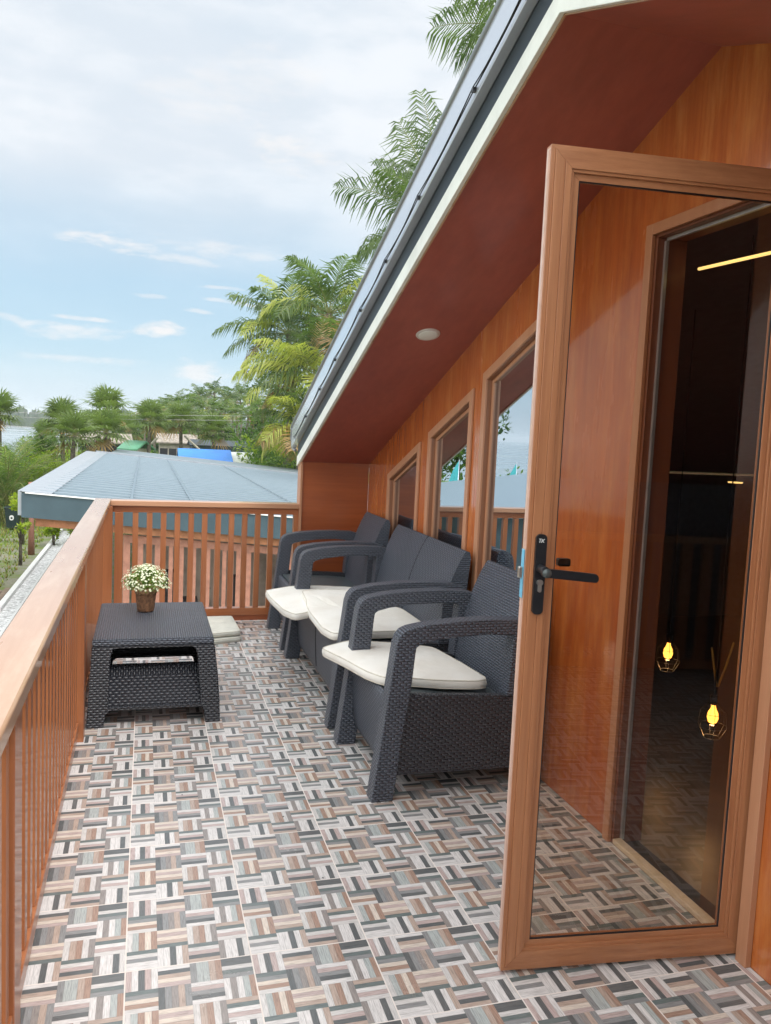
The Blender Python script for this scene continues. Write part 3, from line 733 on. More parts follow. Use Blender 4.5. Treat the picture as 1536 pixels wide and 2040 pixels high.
def seat(name, label, cat, X0, Y0, Y1, seams=()):
    t = thing(name, label, cat, (X0+.4, (Y0+Y1)/2, 0))
    AW = .082
    for ya, yb in ((Y0, Y0+AW), (Y1-AW, Y1)):
        o, h = side_outline(X0)
        # upper loop (leg, arm, rear post) full width; lower side panel a little recessed
        loop = [(0, 0), (.095, 0), (.108, .105), (.125, .28), (.150, .450), (.158, .54), (.165, .63), (.168, .655), (.185, .668), (.24, .682), (.36, .697), (.50, .703), (.608, .695),
                (.600, .56), (.590, .43), (.70, .43), (.735, .735), (.64, .762), (.50, .768), (.36, .764), (.22, .752), (.135, .735), (.108, .722), (.090, .700), (.080, .668), (.055, .45), (.025, .2)]
        b = MB().prism([[(X0+a, c) for a, c in loop]], XZ, ya, yb)
        obj('armrest', b, M_weave, t, .012, uv=True, seg=3)
        ins = .012
        pan = [(X0+.09, .105), (X0+.66, .100), (X0+.67, 0), (X0+.745, 0), (X0+.735, .43), (X0+.60, .430), (X0+.14, .452)]
        pa, pb = (ya+ins, ya+.05) if ya == Y0 else (yb-.05, yb-ins)
        obj('side_panel', MB().prism([pan], XZ, pa, pb), M_weave_d, t, .005, uv=True)
    # seat deck and sloping apron
    yi, yj = Y0+AW*.55, Y1-AW*.55
    b = MB().prism([[(X0+.105, .405), (X0+.66, .375), (X0+.66, .415-.02), (X0+.105, .428)]], XZ, yi, yj)
    obj('seat', b, M_resin, t, .006)
    rows = []
    for zz, xx in ((.428, .090), (.415, .072), (.36, .070), (.28, .072), (.20, .076), (.13, .082), (.10, .086)):
        inset_ = max(0, (.20-zz))*.7
        rows.append([Vector((X0+xx, yi+inset_+(yj-yi-2*inset_)*k/12, zz)) for k in range(13)])
    b = surf(rows)
    a = obj('apron', b, M_weave, t, uv=True)
    sm = a.modifiers.new('thick', 'SOLIDIFY'); sm.thickness = .02; sm.offset = -1 if True else 1
    # curved backrest shell
    prof = [(.600, .385), (.602, .44), (.612, .52), (.628, .60), (.652, .69), (.683, .78), (.715, .855), (.742, .905), (.757, .922)]
    ym = Y0+.075; yn = Y1-.075; n = 24
    rows = [[Vector((X0+a_+.0*abs(k/n-.5), ym+(yn-ym)*k/n, z_)) for k in range(n+1)] for a_, z_ in prof]
    back = surf(rows)
    # turn back over the top and down the rear
    prof2 = [(.757, .922), (.775, .915), (.783, .885), (.775, .80), (.762, .60), (.755, .40), (.750, .20)]
    rows2 = [[Vector((X0+a_, ym+(yn-ym)*k/n, z_)) for k in range(n+1)] for a_, z_ in prof2]
    surf(rows2, mb=back)
    allp = prof+prof2[1:]
    for yy in (ym, yn):
        pts = [(X0+a_, yy, z_) for a_, z_ in allp]+[(X0+.60, yy, .20)]
        back.add(pts, [tuple(range(len(pts)))])
    bo = obj('backrest', back, M_weave, t, uv=True)
    for sy in seams:
        g_ = MB()
        for i in range(len(prof)-1):
            (a0, z0), (a1, z1) = prof[i], prof[i+1]
            g_.box(X0+min(a0, a1)-.003, X0+max(a0, a1)-.0005, sy-.0022, sy+.0022, z0, z1)
        obj('seam', MB().tube([(X0+a_-.0005, sy, z_) for a_, z_ in prof], .0032, 6), M_black, t)
        obj('seam', MB().tube([(X0+xx-.001, sy, zz) for zz, xx in ((.42, .075), (.36, .070), (.28, .072), (.20, .076), (.13, .082))], .0028, 6), M_black, t)
    return t
XF = 1.305
seat('armchair', 'charcoal rattan armchair nearest the glass door with a cushion lying slantwise on it', 'armchair', XF, .880, 1.605)
seat('sofa', 'two seat charcoal rattan sofa between the two armchairs, seam down its backrest', 'sofa', XF, 1.745, 3.145, (2.445,))
seat('armchair', 'charcoal rattan armchair at the far end beside the panelled end wall', 'armchair', XF, 3.275, 3.985)

# ------------------------------------------------------------------ cushions
def cushion(label, pts, z, h, m, sag=None, group=None, tilt=None):
    """pillow slab from a top outline; sag(x, y) lowers overhanging corners"""
    # refine outline
    P = [Vector(p) for p in pts]; n = len(P); ref = []
    for i in range(n):
        p0, p1, p2, p3 = P[i-1], P[i], P[(i+1) % n], P[(i+2) % n]
        L = (p2-p1).length; k = max(1, int(L/.035))
        for j in range(k):
            t_ = j/k; ref.append(p1.lerp(p2, t_))
    # smooth corners slightly
    for _ in range(1): ref = [(ref[i-1]+ref[i]*3+ref[(i+1) % len(ref)])/5 for i in range(len(ref))]
    c = sum(ref, Vector((0, 0)))/len(ref)
    f = sag or (lambda x, y: 0)
    b = MB(); n = len(ref); vs = []; fs = []
    levels = [(1, .004, 0), (1, .0, .004), (1.0, -.004, .5*h), (1, .0, h-.004)]
    rings = []
    def ring(s, zz, off=0):
        r = []
        for p in ref:
            q = c+(p-c)*s; d = (p-c).normalized()*off; q = q+d
            edge = 1-s
            r.append(Vector((q.x, q.y, z+zz+f(q.x, q.y))))
        return r
    seq = [ring(1, 0), ring(1, .25*h, .004), ring(1, .5*h, .006), ring(1, .78*h, .004), ring(1, h, 0), ring(.95, h+.003), ring(.75, h+.006), ring(.5, h+.008), ring(.25, h+.0085)]
    for r in seq: vs += r
    vs.append(Vector((c.x, c.y, z+h+.0085+f(c.x, c.y)))); vs.append(Vector((c.x, c.y, z+f(c.x, c.y))))
    for i in range(len(seq)-1):
        for j in range(n): fs.append((i*n+j, i*n+(j+1) % n, (i+1)*n+(j+1) % n, (i+1)*n+j))
    k = (len(seq)-1)*n
    for j in range(n): fs.append((k+j, k+(j+1) % n, len(vs)-2)); fs.append((j, (j+1) % n, len(vs)-1))
    b.add(vs, fs, 0, True)
    t = thing('seat_cushion', label, 'cushion', (c.x, c.y, z), group)
    obj('pad', b, m, t)
    e = MB(); e.tube(seq[4]+[seq[4][0]], .0028, 6); e.tube(seq[0]+[seq[0][0]], .0028, 6)
    obj('piping', e, M_pipe, t)
    return t
GC = 'off white seat cushions'
c1 = [(1.235, 1.640), (1.30, 1.42), (1.352, 1.20), (1.405, 1.085), (1.50, 1.075), (1.65, 1.015), (1.80, .985), (1.860, .995), (1.835, 1.27), (1.795, 1.555), (1.62, 1.66), (1.40, 1.735)]
cushion('clean off white cushion lying slantwise on the nearest armchair', c1, .432, .036, M_fabric, lambda x, y: -.05*max(0, 1.40-x), GC)
c2 = [(1.362, 2.86), (1.322, 2.40), (1.315, 2.00), (1.345, 1.86), (1.50, 1.865), (1.86, 1.885), (1.905, 1.97), (1.90, 2.40), (1.80, 2.62), (1.66, 2.87), (1.50, 2.885)]
cushion('stained off white cushion on the nearer seat of the sofa, overlapping its neighbour', c2, .440, .036, M_fabric, lambda x, y: -.02*max(0, 1.40-x)+(.030 if y > 2.55 else 0), GC)
c3 = [(1.165, 3.12), (1.165, 2.90), (1.190, 2.52), (1.235, 2.375), (1.34, 2.43), (1.60, 2.70), (1.78, 2.90), (1.80, 3.05), (1.76, 3.155), (1.55, 3.22), (1.38, 3.22)]
cushion('bright white cushion on the farther sofa seat, jutting out over the front edge', c3, .432, .035, M_fabric, lambda x, y: -.05*max(0, 1.35-x), GC)
f1 = [(.80, 3.47), (1.065, 3.55), (1.055, 4.03), (.80, 4.02)]
cushion('greyish flat cushion on the floor, the lower of two stacked behind the small table', f1, .004, .026, M_fabric2, None, 'flat cushions on the floor')
f2 = [(.78, 3.50), (1.06, 3.57), (1.045, 4.06), (.79, 4.05)]
cushion('greyish flat cushion on the floor, the upper of two stacked behind the small table', f2, .045, .026, M_fabric2, None, 'flat cushions on the floor')

# ------------------------------------------------------------------ coffee table
tb = thing('coffee_table', 'low anthracite rattan coffee table beside the left railing with a flowerpot on it', 'table', (.45, 2.45, 0))
TY0, TY1 = 1.94, 2.98
def tq(u, v, z):
    """table surface point: u 0..1 across, v 0..1 deep; the body flares towards the floor"""
    k = max(0, .43-z)/.43; fl_ = .075*k**.8*.6
    x0, x1 = .137-.02*k, .742+.035*sin(k*pi/2)
    y0, y1 = 2.035-.095*k**.9, 2.925+.06*k
    return Vector((x0+(x1-x0)*u, y0+(y1-y0)*v, z))
def tprism(loops, fn, mats, name, uv=True, bev=.006, parent=tb):
    b = MB(); b.prism(loops, fn, 0, 1); return obj(name, b, mats, parent, bev, uv=uv)
top = MB(); ring = [(0, 0), (1, 0), (1, 1), (0, 1)]
top.add([tq(u, v, .430) for u, v in ring]+[tq(u, v, .396) for u, v in ring], [(0, 1, 2, 3), (7, 6, 5, 4), (0, 4, 5, 1), (1, 5, 6, 2), (2, 6, 7, 3), (3, 7, 4, 0)])
obj('table_top', top, M_weave, tb, .010, uv=True)  # lighter weave than the sides: sky reflection put into the colour
def tface(front, mats=M_weave_d):
    v0, v1 = (0, .055) if front else (1, .945)
    def fn(a, c, d): return tq(a, v0+(v1-v0)*d, c)
    # surround with an arched opening, legs left and right
    outer = [(0, 0), (.125, 0), (.135, .062), (.16, .080), (.86, .080), (.875, .062), (.885, 0), (1, 0), (1, .13), (1, .25), (1, .395), (0, .395), (0, .25), (0, .13)]
    hole = [(.15, .10), (.15, .34), (.165, .375), (.20, .384), (.80, .384), (.835, .375), (.85, .34), (.85, .10)]
    b = MB(); b.prism([outer, hole], fn, 0, 1); obj('frame_face', b, mats, tb, .006, uv=True)
    # lower panel leaning inwards
    rows = []
    for c, d in ((.085, .3), (.13, .9), (.18, 1.9), (.225, 3.0), (.262, 4.2), (.272, 4.8), (.262, 5.0)):
        rows.append([fn(.145+.71*k/10, c, d*.55) for k in range(11)])
    s_ = obj('lower_panel', surf(rows), mats, tb, uv=True)
tface(True); tface(False)
for (ua, ub) in ((0, .07), (.93, 1)):
    def fn(a, c, d, ua=ua, ub=ub): return tq(ua+(ub-ua)*d, a, c)
    b = MB(); b.prism([[(.056, 0), (.13, 0), (.15, .08), (.85, .08), (.87, 0), (.944, 0), (.944, .395), (.056, .395)]], fn, 0, 1)
    obj('side_panel', b, M_weave_d, tb, uv=True)

# ------------------------------------------------------------------ potted flowers
pp = Vector((.396, 2.675, .430))
pl = thing('potted_plant', 'small woven brown pot with a rounded bunch of white flowers on the coffee table', 'potted plant', pp)
obj('pot', MB().lathe(pp, [(.040, .001), (.046, .004), (.050, .02), (.0585, .10), (.061, .135), (.057, .135), (.054, .11)], 28), M_pot, pl)
obj('pot_rim', MB().lathe(pp, [(.0600, .108), (.0640, .112), (.0645, .130), (.0625, .138), (.0575, .138)], 28), M_potband, pl)
rnd = random.Random(3)
lf = MB(); ft = MB(); st = MB()
for i in range(1100):
    a = rnd.uniform(0, 2*pi); e = rnd.uniform(-.25, pi/2); rr_ = rnd.uniform(.55, 1.0)
    c = pp+Vector((cos(a)*cos(e)*.128*rr_, sin(a)*cos(e)*.128*rr_, .160+.105*sin(e)*rr_))
    d = Vector((rnd.gauss(0, 1), rnd.gauss(0, 1), rnd.gauss(.4, 1))).normalized(); s1 = d.cross(Vector((rnd.random(), rnd.random(), .3))).normalized()
    L = rnd.uniform(.010, .020)
    lf.add([c-d*L*.5, c+s1*L*.28, c+d*L*.6, c-s1*L*.28], [(0, 1, 2, 3)])
    if i % 9 == 0: st.tube([pp+Vector((0, 0, .12)), c], .0012, 4)
for i in range(620):
    a = rnd.uniform(0, 2*pi); e = rnd.uniform(-.15, pi/2); k = rnd.uniform(.86, 1.12)
    c = pp+Vector((cos(a)*cos(e)*.130*k, sin(a)*cos(e)*.130*k, .160+.110*sin(e)*k))
    nrm = Vector((cos(a)*cos(e), sin(a)*cos(e), sin(e)+.4)).normalized()
    s1 = nrm.cross(Vector((.3, .2, 1))).normalized(); s2 = nrm.cross(s1)
    for j in range(5):
        th = 2*pi*j/5+i; q = s1*cos(th)+s2*sin(th); q2 = s1*cos(th+.6)+s2*sin(th+.6); q0 = s1*cos(th-.6)+s2*sin(th-.6)
        L = .0060
        ft.add([c, c+q0*L*.7, c+q*L*1.2+nrm*.002, c+q2*L*.7], [(0, 1, 2, 3)])
obj('leaves', lf, L_plant, pl); obj('flowers', ft, M_petal, pl); obj('stems', st, L_plant, pl)

# ------------------------------------------------------------------ ground, water, far shore
b = MB().add([(-700, -60, GZ), (60, -60, GZ), (900, -60, GZ), (900, 115, GZ), (60, 105, GZ), (-8, 92, GZ), (-40, 80, GZ), (-140, 66, GZ), (-700, 60, GZ)],
             [(0, 1, 2, 3, 4, 5, 6, 7, 8)])
struct(obj('ground', b, M_ground))
b = MB().add([(-3000, -400, GZ-.9), (4000, -400, GZ-.9), (4000, 5200, GZ-.9), (-3000, 5200, GZ-.9)], [(0, 1, 2, 3)])
struct(obj('water', b, M_water))
b = MB().box(-2.98, -2.2, 12, 35.2, GZ, GZ+.06); struct(obj('pebble_bed', b, M_pebble))
b = MB().box(-3.12, -2.985, 19.3, 35.2, GZ, GZ+.16); b.box(-2.62, -2.56, 14, 35.2, GZ+.061, GZ+.12); struct(obj('kerb', b, M_kerb))
b = MB()
for i in range(7): b.box(-3.36-i*.16, -3.22-i*.16, 8, 22.5-i*.4, GZ, GZ+.05)
struct(obj('path', b, M_path))
# far bank: long low land with mangrove
def ridge(name, pts, h0, h1, seed, m, depth=60, zb=GZ-.9):
    rg = random.Random(seed); b = MB(); top = []; bot = []; back = []
    tb_ = []
    n = len(pts)
    N = 260
    rows = [[], [], [], [], []]
    hh_ = 0
    for i in range(N+1):
        t = i/N*(n-1); k = min(int(t), n-2); p = Vector(pts[k]).lerp(Vector(pts[k+1]), t-k)
        h = h0+(h1-h0)*(i/N)+rg.uniform(-1, 1)*h0*.16+1.2*sin(i*.13)+.9*sin(i*.37+2)
        d = Vector((p.x, p.y)).normalized()
        for r, (dd, fz) in enumerate(((0, 0), (3, .55), (9, .85), (25, 1.0), (depth, .7))):
            j = rg.uniform(-.06, .06)*h
            rows[r].append(Vector((p.x+d.x*dd+rg.uniform(-1, 1), p.y+d.y*dd, zb+h*fz+j*(r > 0))))
    surf(rows, mb=b)
    return obj(name, b, m)
fr_ = [at(x, 846, D)*1.0 for x, D in ((-200, 640), (-60, 650), (20, 660), (110, 600), (260, 500), (600, 420))]
fr_ = [(p.x, p.y, 0) for p in fr_]
o = ridge('far_shore', fr_, 12, 13, 4, L_deep); struct(o)
b = MB()
for i in range(len(fr_)-1):
    a, c = Vector(fr_[i]), Vector(fr_[i+1]); da, dc = a.normalized(), c.normalized()
    b.add([a-da*12+Vector((0, 0, GZ-.85)), c-dc*12+Vector((0, 0, GZ-.85)), c+dc*60+Vector((0, 0, GZ-.3)), a+da*60+Vector((0, 0, GZ-.3))], [(0, 1, 2, 3)])
struct(obj('mud_bank', b, M_thatch))

# ------------------------------------------------------------------ vegetation builders
def frond(mb, o, azm, e0, L, droop, rg, mi, leaf=.8, n=46, wl=.035, ribmi=3, hang=.5, twist=0):
    pts = []; p = Vector(o); N = 14; T = []
    for i in range(N+1):
        t = i/N; e = e0-droop*t**1.35
        d = Vector((cos(azm)*cos(e), sin(azm)*cos(e), sin(e)))
        pts.append(p.copy()); T.append(d); p += d*L/N
    mb.tube(pts, [.035*(1-.85*i/N) for i in range(N+1)], 4, ribmi, False)
    side = Vector((-sin(azm), cos(azm), 0))
    if isinstance(twist, Vector): side = twist.normalized()
    elif twist: side = (side*cos(twist)+Vector((0, 0, 1))*sin(twist)).normalized()
    for j in range(n):
        t = .16+.84*j/n; x = t*N; k = min(int(x), N-1); q = pts[k].lerp(pts[k+1], x-k); d = T[k]
        ll = leaf*(sin(pi*min(1, (t*.85+.13)))**.6)*rg.uniform(.85, 1.1)
        for s in (-1, 1):
            v = (side*s*rg.uniform(.85, 1.1)+d*rg.uniform(.55, .95)+Vector((0, 0, rg.uniform(-.1, .35)))).normalized()
            v2 = (v*.7+Vector((0, 0, -hang*rg.uniform(.4, 1.6)))).normalized()
            if rg.random() < .06: continue
            up_ = d.cross(v).normalized()*0; ww = d*wl*.5
            a = q; c = q+v*ll*.45; e_ = c+v2*ll*.55
            mb.add([a-ww*.6, a+ww*.6, c+ww, c-ww, e_+ww*.12, e_-ww*.12], [(0, 1, 2, 3), (3, 2, 4, 5)], mi)

def trunk_mb(base, top, r0, r1, rg, lean=.3):
    b = MB(); pts = []; rs = []
    base = Vector(base); top = Vector(top)
    for i in range(12):
        t = i/11; p = base.lerp(top, t); p.x += lean*sin(t*pi); pts.append(p); rs.append((r0+(r1-r0)*t)*(1+.06*(i % 2)))
    b.tube(pts, rs, 9); return b

CP = [L_dark, L_yel, L_brown, L_rib]
def coconut(crown, D_label, rg, nf=24, L=3.6, specs=None, yellow=.25, r=.16, ground=GZ, wl=.045, n=46, leaf=.85):
    c = Vector(crown)
    t = thing('coconut_palm', D_label, 'palm tree', (c.x, c.y, ground))
    obj('trunk', trunk_mb((c.x+rg.uniform(-.6, .6), c.y, ground), c, r*1.3, r, rg, rg.uniform(-.4, .4)), M_trunk, t)
    b = MB()
    for i in range(nf):
        a = i*2.399+rg.uniform(-.25, .25); tt = i/nf
        e0 = R(82)-tt*R(100)+rg.uniform(-.22, .22)
        mi = 0
        if rg.random() < yellow*(.4+tt*1.4): mi = 1
        if tt > .86 and rg.random() < .6: mi = 2
        frond(b, c, a, e0, L*rg.uniform(.85, 1.1), R(55)+tt*R(35), rg, mi, leaf, n, wl, hang=.5+.7*tt)
    for sp in (specs or []):
        azm, e0, LL, dr, mi = sp[:5]
        frond(b, c, azm, e0, LL, dr, rg, mi, leaf*1.05, n, wl, hang=.85, twist=sp[5] if len(sp) > 5 else 0)
    obj('crown', b, CP, t)
    return t

def fan_palm_proto(seed, label, loc, nl=34, petiole=1.0, blade=.95, h=4, skirt=True):
    rg = random.Random(seed); c = Vector((loc[0], loc[1], loc[2]+h))
    t = thing('fan_palm', label, 'palm tree', loc)
    obj('trunk', trunk_mb(loc, c, .12, .10, rg, .1), M_trunk, t)
    b = MB()
    for i in range(nl):
        a = i*2.399; tt = i/nl; e = R(85)-tt*R(120)+rg.uniform(-.15, .15)
        d = Vector((cos(a)*cos(e), sin(a)*cos(e), sin(e))); pe = petiole*rg.uniform(.8, 1.15)
        q = c+d*pe; b.tube([c, q], .018, 3, 1, False)
        s1 = Vector((-sin(a), cos(a), 0)); nseg = 17; mi = 2 if (tt > .93 and skirt) else 0
        up_ = s1.cross(d)
        for k in range(nseg):
            th = (k/(nseg-1)-.5)*R(270); v = (d*cos(th)+s1*sin(th)).normalized(); bl = blade*(.75+.25*cos(th))*rg.uniform(.9, 1.05)
            wv = (s1*cos(th)-d*sin(th))*.038
            m1 = q+v*bl*.55; m2 = q+v*bl+Vector((0, 0, -bl*rg.uniform(.05, .35)))
            b.add([q-wv*.3, q+wv*.3, m1+wv, m1-wv, m2], [(0, 1, 2, 3), (3, 2, 4)], mi)
    obj('crown', b, [L_fan, L_rib, L_brown], t)
    return t

def leafball(mb, c, r, n, rg, size=.12, mi=0, flat=.8):
    """leaves gathered into several clumps of an uneven crown"""
    c = Vector(c); cl = []
    for k in range(max(4, int(n/90))):
        v = Vector((rg.gauss(0, 1), rg.gauss(0, 1), rg.gauss(0, 1))).normalized()*rg.uniform(.35, .95)
        cl.append((c+Vector((v.x*r, v.y*r, v.z*r*flat)), r*rg.uniform(.22, .42)))
    for i in range(n):
        q, rr2 = rg.choice(cl); v = Vector((rg.gauss(0, 1), rg.gauss(0, 1), rg.gauss(0, 1))).normalized()*rr2*rg.uniform(.5, 1.1)
        p = q+v; d = (v.normalized()+Vector((rg.gauss(0, .6), rg.gauss(0, .6), rg.gauss(.1, .6)))).normalized()
        s1 = d.cross(Vector((rg.random()-.5, rg.random()-.5, 1))).normalized(); L = size*rg.uniform(.6, 1.3)
        mb.add([p-d*L*.5, p+s1*L*.32, p+d*L*.6, p-s1*L*.32], [(0, 1, 2, 3)], mi)

def tree(name, label, cat, loc, h, r, n, mats, seed, size=.16, stems=4, group=None, flat=.8):
    rg = random.Random(seed); L = Vector(loc)
    t = thing(name, label, cat, loc, group)
    b = MB(); top = L+Vector((0, 0, h-r*flat))
    b.tube([L, L.lerp(top, .6), top], [.05+.03*r, .04+.02*r, .03], 7)
    for k in range(stems):
        a = 2*pi*k/stems+rg.random(); b.tube([L+Vector((0, 0, max(.1, (h-r)*.7))), top+Vector((cos(a)*r*.6, sin(a)*r*.6, r*.2))], [.03+.015*r, .01], 5)
    obj('trunk', b, M_trunk, t)
    c = MB(); leafball(c, top, r, n, rg, size, 0, flat)
    if len(mats) > 1: leafball(c, top+Vector((0, 0, r*.15)), r*.9, n//3, rg, size, 1, flat)
    obj('crown', c, mats, t)
    return t

def areca(label, loc, h, nf, seed, mats, L=None, group=None, leaf=.45):
    rg = random.Random(seed); t = thing('areca_palm', label, 'palm shrub', loc, group); b = MB(); c = Vector(loc); L = L or h
    for i in range(nf):
        a = i*2.399; e0 = R(86)-R(50)*(i/nf)+rg.uniform(-.1, .1)
        o_ = c+Vector((rg.uniform(-.25, .25), rg.uniform(-.25, .25), rg.uniform(0, h*.25)))
        frond(b, o_, a, e0, L*rg.uniform(.7, 1.05), R(70), rg, 0 if rg.random() < .6 else 1, leaf, 26, .035, 2, .25)
    obj('fronds', b, mats+[L_rib], t)
    return t

# ------------------------------------------------------------------ near tall coconut palms
rg = random.Random(11)
c = at(886, 488, 30)
LFT = Vector((-.956, .292, 0)); ZU = Vector((0, 0, 1))
coconut(c, 'tall coconut palm whose long fronds reach out above the middle of the roof edge', rg, 16, 3.6,
        [(R(168), R(46), 4.5, R(58), 0, R(35)), (R(158), R(68), 4.0, R(58), 0, R(45)), (R(163), R(84), 5.4, R(16), 0, LFT+ZU*-.2), (R(90), R(84), 5.0, R(12), 0, LFT+ZU*.1), (R(163), R(74), 4.6, R(20), 0, LFT*.9+ZU*-.3), (R(175), R(8), 3.2, R(50), 0)], .12, n=58, leaf=1.6, wl=.052)
c = at(1085, 70, 25)
coconut(c, 'tallest coconut palm, only two frond tips showing beside the top of the roof edge', rg, 16, 3.0,
        [(R(168), R(10), 3.3, R(28), 0, R(40)), (R(160), R(45), 3.2, R(38), 0, R(40))], .2, n=54, leaf=1.5, wl=.046)
c = at(575, 665, 50)
coconut(c, 'dark green coconut palm left of the cluster, its fronds spreading over open sky', rg, 18, 4.0, [(R(180), R(20), 4.6, R(60), 0), (R(190), R(-2), 4.2, R(50), 0), (R(160), R(50), 4.4, R(50), 0)], .15, n=44, leaf=1.7, wl=.075)
c = at(655, 625, 46)
coconut(c, 'coconut palm with yellowing hanging fronds right beside the lower roof edge', rg, 17, 4.2, [(R(160), R(30), 4.2, R(90), 1), (R(-10), R(40), 4.6, R(75), 0), (R(-20), R(25), 4.2, R(80), 1)], .4, n=44, leaf=1.8, wl=.075)
c = at(625, 755, 45)
coconut(c, 'lower yellow green coconut palm in the cluster with drooping fronds', rg, 19, 4.0, [(R(175), R(25), 4.6, R(70), 1), (R(190), R(5), 4.2, R(65), 1), (R(165), R(45), 4.4, R(95), 1)], .6, n=44, leaf=1.8, wl=.075)
c = at(600, 855, 44)
coconut(c, 'short coconut palm with dry orange fronds hanging beside the foot of the roof edge', rg, 20, 3.2, [(R(250), R(10), 3.0, R(90), 2), (R(200), R(10), 2.8, R(80), 2)], .6, n=40, leaf=1.5, wl=.07)
def gp(px, D): q = at(px, 900, D); return (q.x, q.y, GZ)
tree('broadleaf_tree', 'bright green leafy tree below the coconut cluster behind the grey roof', 'tree', gp(560, 50), 5.2, 3.0, 2600, [L_bush, L_lime], 5, .22)
tree('broadleaf_tree', 'low rounded green tree left of the yellow coconut palms', 'tree', gp(525, 56), 6.4, 2.2, 2200, [L_bush, L_deep], 6, .22)
tree('broadleaf_tree', 'dark leafy tree standing behind the coconut cluster', 'tree', gp(610, 58), 11.5, 4.0, 3600, [L_deep, L_bush], 7, .26)
tree('broadleaf_tree', 'leafy green bush beside the white hut roof', 'bush', gp(505, 47), 3.3, 1.6, 1500, [L_bush, L_lime], 8, .18)
tree('broadleaf_tree', 'leafy bush at the right end of the grey roof beneath the dry fronds', 'bush', gp(590, 47), 3.4, 2.3, 2200, [L_bush, L_deep], 12, .2)

# distant coconut grove
protoC = [None]*3
grove = [(395, 792, 95), (428, 783, 100), (452, 797, 88), (478, 790, 98), (500, 800, 90), (412, 815, 80), (440, 822, 78), (470, 826, 75), (495, 830, 72), (380, 812, 84),
         (355, 806, 88), (335, 812, 92), (310, 818, 96), (290, 822, 90), (520, 812, 82), (540, 805, 86), (462, 806, 104), (405, 803, 106), (345, 825, 76), (375, 830, 72)]
for i, (px, py, D) in enumerate(grove):
    c = at(px, py, D); lab = 'coconut palm in the distant grove, about %s along the tree line' % (
        ['a fifth', 'a quarter', 'a third', 'two fifths', 'halfway', 'three fifths', 'two thirds', 'three quarters'][min(7, int((px-285)/32))])
    lab = 'slender coconut palm standing in the hazy distant grove behind the huts'
    if i < 3:
        t = coconut(c, lab, random.Random(40+i), 15, 2.1, None, .15, .10, wl=.09, n=18, leaf=.75); protoC[i] = (t, c.z); t['group'] = 'coconut palms of the distant grove'
    else:
        t, z0 = protoC[i % 3]; s_ = (c.z-GZ)/(z0-GZ)
        d = dup(t, (c.x, c.y, GZ), random.uniform(0, 6), 1, lab, 'coconut palms of the distant grove'); d.scale = (1, 1, s_)
# belt of undergrowth behind the huts
def thicket(label, x0, x1, D, zt, seed, mats, n=3500, size=.5):
    rg = random.Random(seed); b = MB(); k = 0
    for i in range(n):
        px = rg.uniform(x0, x1); d = D+rg.uniform(-6, 6); q = at(px, 850, d)
        hmax = zt-GZ+1.3*sin(px*.031+seed)+.8*sin(px*.09); z = GZ+hmax*sqrt(rg.random())
        p = Vector((q.x, q.y, z)); dd = Vector((rg.gauss(0, 1), rg.gauss(0, 1), rg.gauss(.3, 1))).normalized(); s1 = dd.cross(Vector((0, .3, 1))).normalized()
        L = size*rg.uniform(.5, 1.2); b.add([p-dd*L*.5, p+s1*L*.35, p+dd*L*.5, p-s1*L*.35], [(0, 1, 2, 3)], rg.randrange(len(mats)))
    o = obj('thicket', b, mats); o['kind'] = 'stuff'; o['label'] = label; o['category'] = 'thicket'; return o
thicket('dense dark green undergrowth under the distant coconut grove', 225, 640, 104, 1.4, 1, [L_deep, L_bush, L_deep], 7000, .8)
thicket('lower band of green scrub behind the huts and blue roof', 250, 600, 82, -.3, 2, [L_bush, L_deep, L_fan], 5000, .6)
thicket('light green scrub along the water edge on the left', -60, 300, 66, -1.1, 3, [L_bush, L_lime, L_deep], 6500, .4)

# fan palms
fp = [(122, 838, 46, 'fan palm with a round crown standing alone against the water on a thin dark trunk', 1.0), (214, 818, 50, 'tallest fan palm with a globe of stiff leaves rising above the skyline', 1.15),
      (148, 868, 40, 'short fan palm with orange lower leaves beside the water', .95), (212, 862, 42, 'short broad fan palm right under the tallest one, near the grey hut', 1.0),
      (300, 838, 58, 'fan palm left of the thatched cottage with dry orange skirt', 1.15), (-3, 826, 46, 'fan palm cut off by the left edge of the photo', 1.0),
      (258, 858, 66, 'fan palm half hidden between the tallest fan palm and the green roofed hut', 1.1),
      (180, 846, 68, 'small fan palm in the gap between the lone palm and the tallest one', 1.0), (330, 852, 72, 'fan palm rising over the left end of the thatched cottage', 1.2),
      (395, 850, 74, 'fan palm rising between the cottage and the dark shed', 1.2), (92, 872, 60, 'low fan palm at the water edge, farthest left of the row', 1.0),
      (360, 842, 60, 'fan palm behind the thatched cottage with a rust brown seed head', 1.2), (425, 862, 62, 'blurry grey green fan palm above the dark shed', 1.25)]
pr = None
for px, py, D, lab, s_ in fp:
    c = at(px, py, D); hh_ = (c.z-GZ)
    if pr is None: pr = fan_palm_proto(21, lab, (c.x, c.y, GZ), h=hh_, nl=32, petiole=.70, blade=.95); h0_ = hh_
    else:
        d = dup(pr, (c.x, c.y, GZ), random.uniform(0, 6), 1, lab)
        # keep the crown round: scale crown evenly, stretch only the trunk
        for ch in d.children:
            if ch.name.startswith('trunk'): ch.scale = (s_, s_, hh_/h0_)
            else: ch.scale = (s_, s_, s_); ch.location = (0, 0, hh_-h0_*s_)

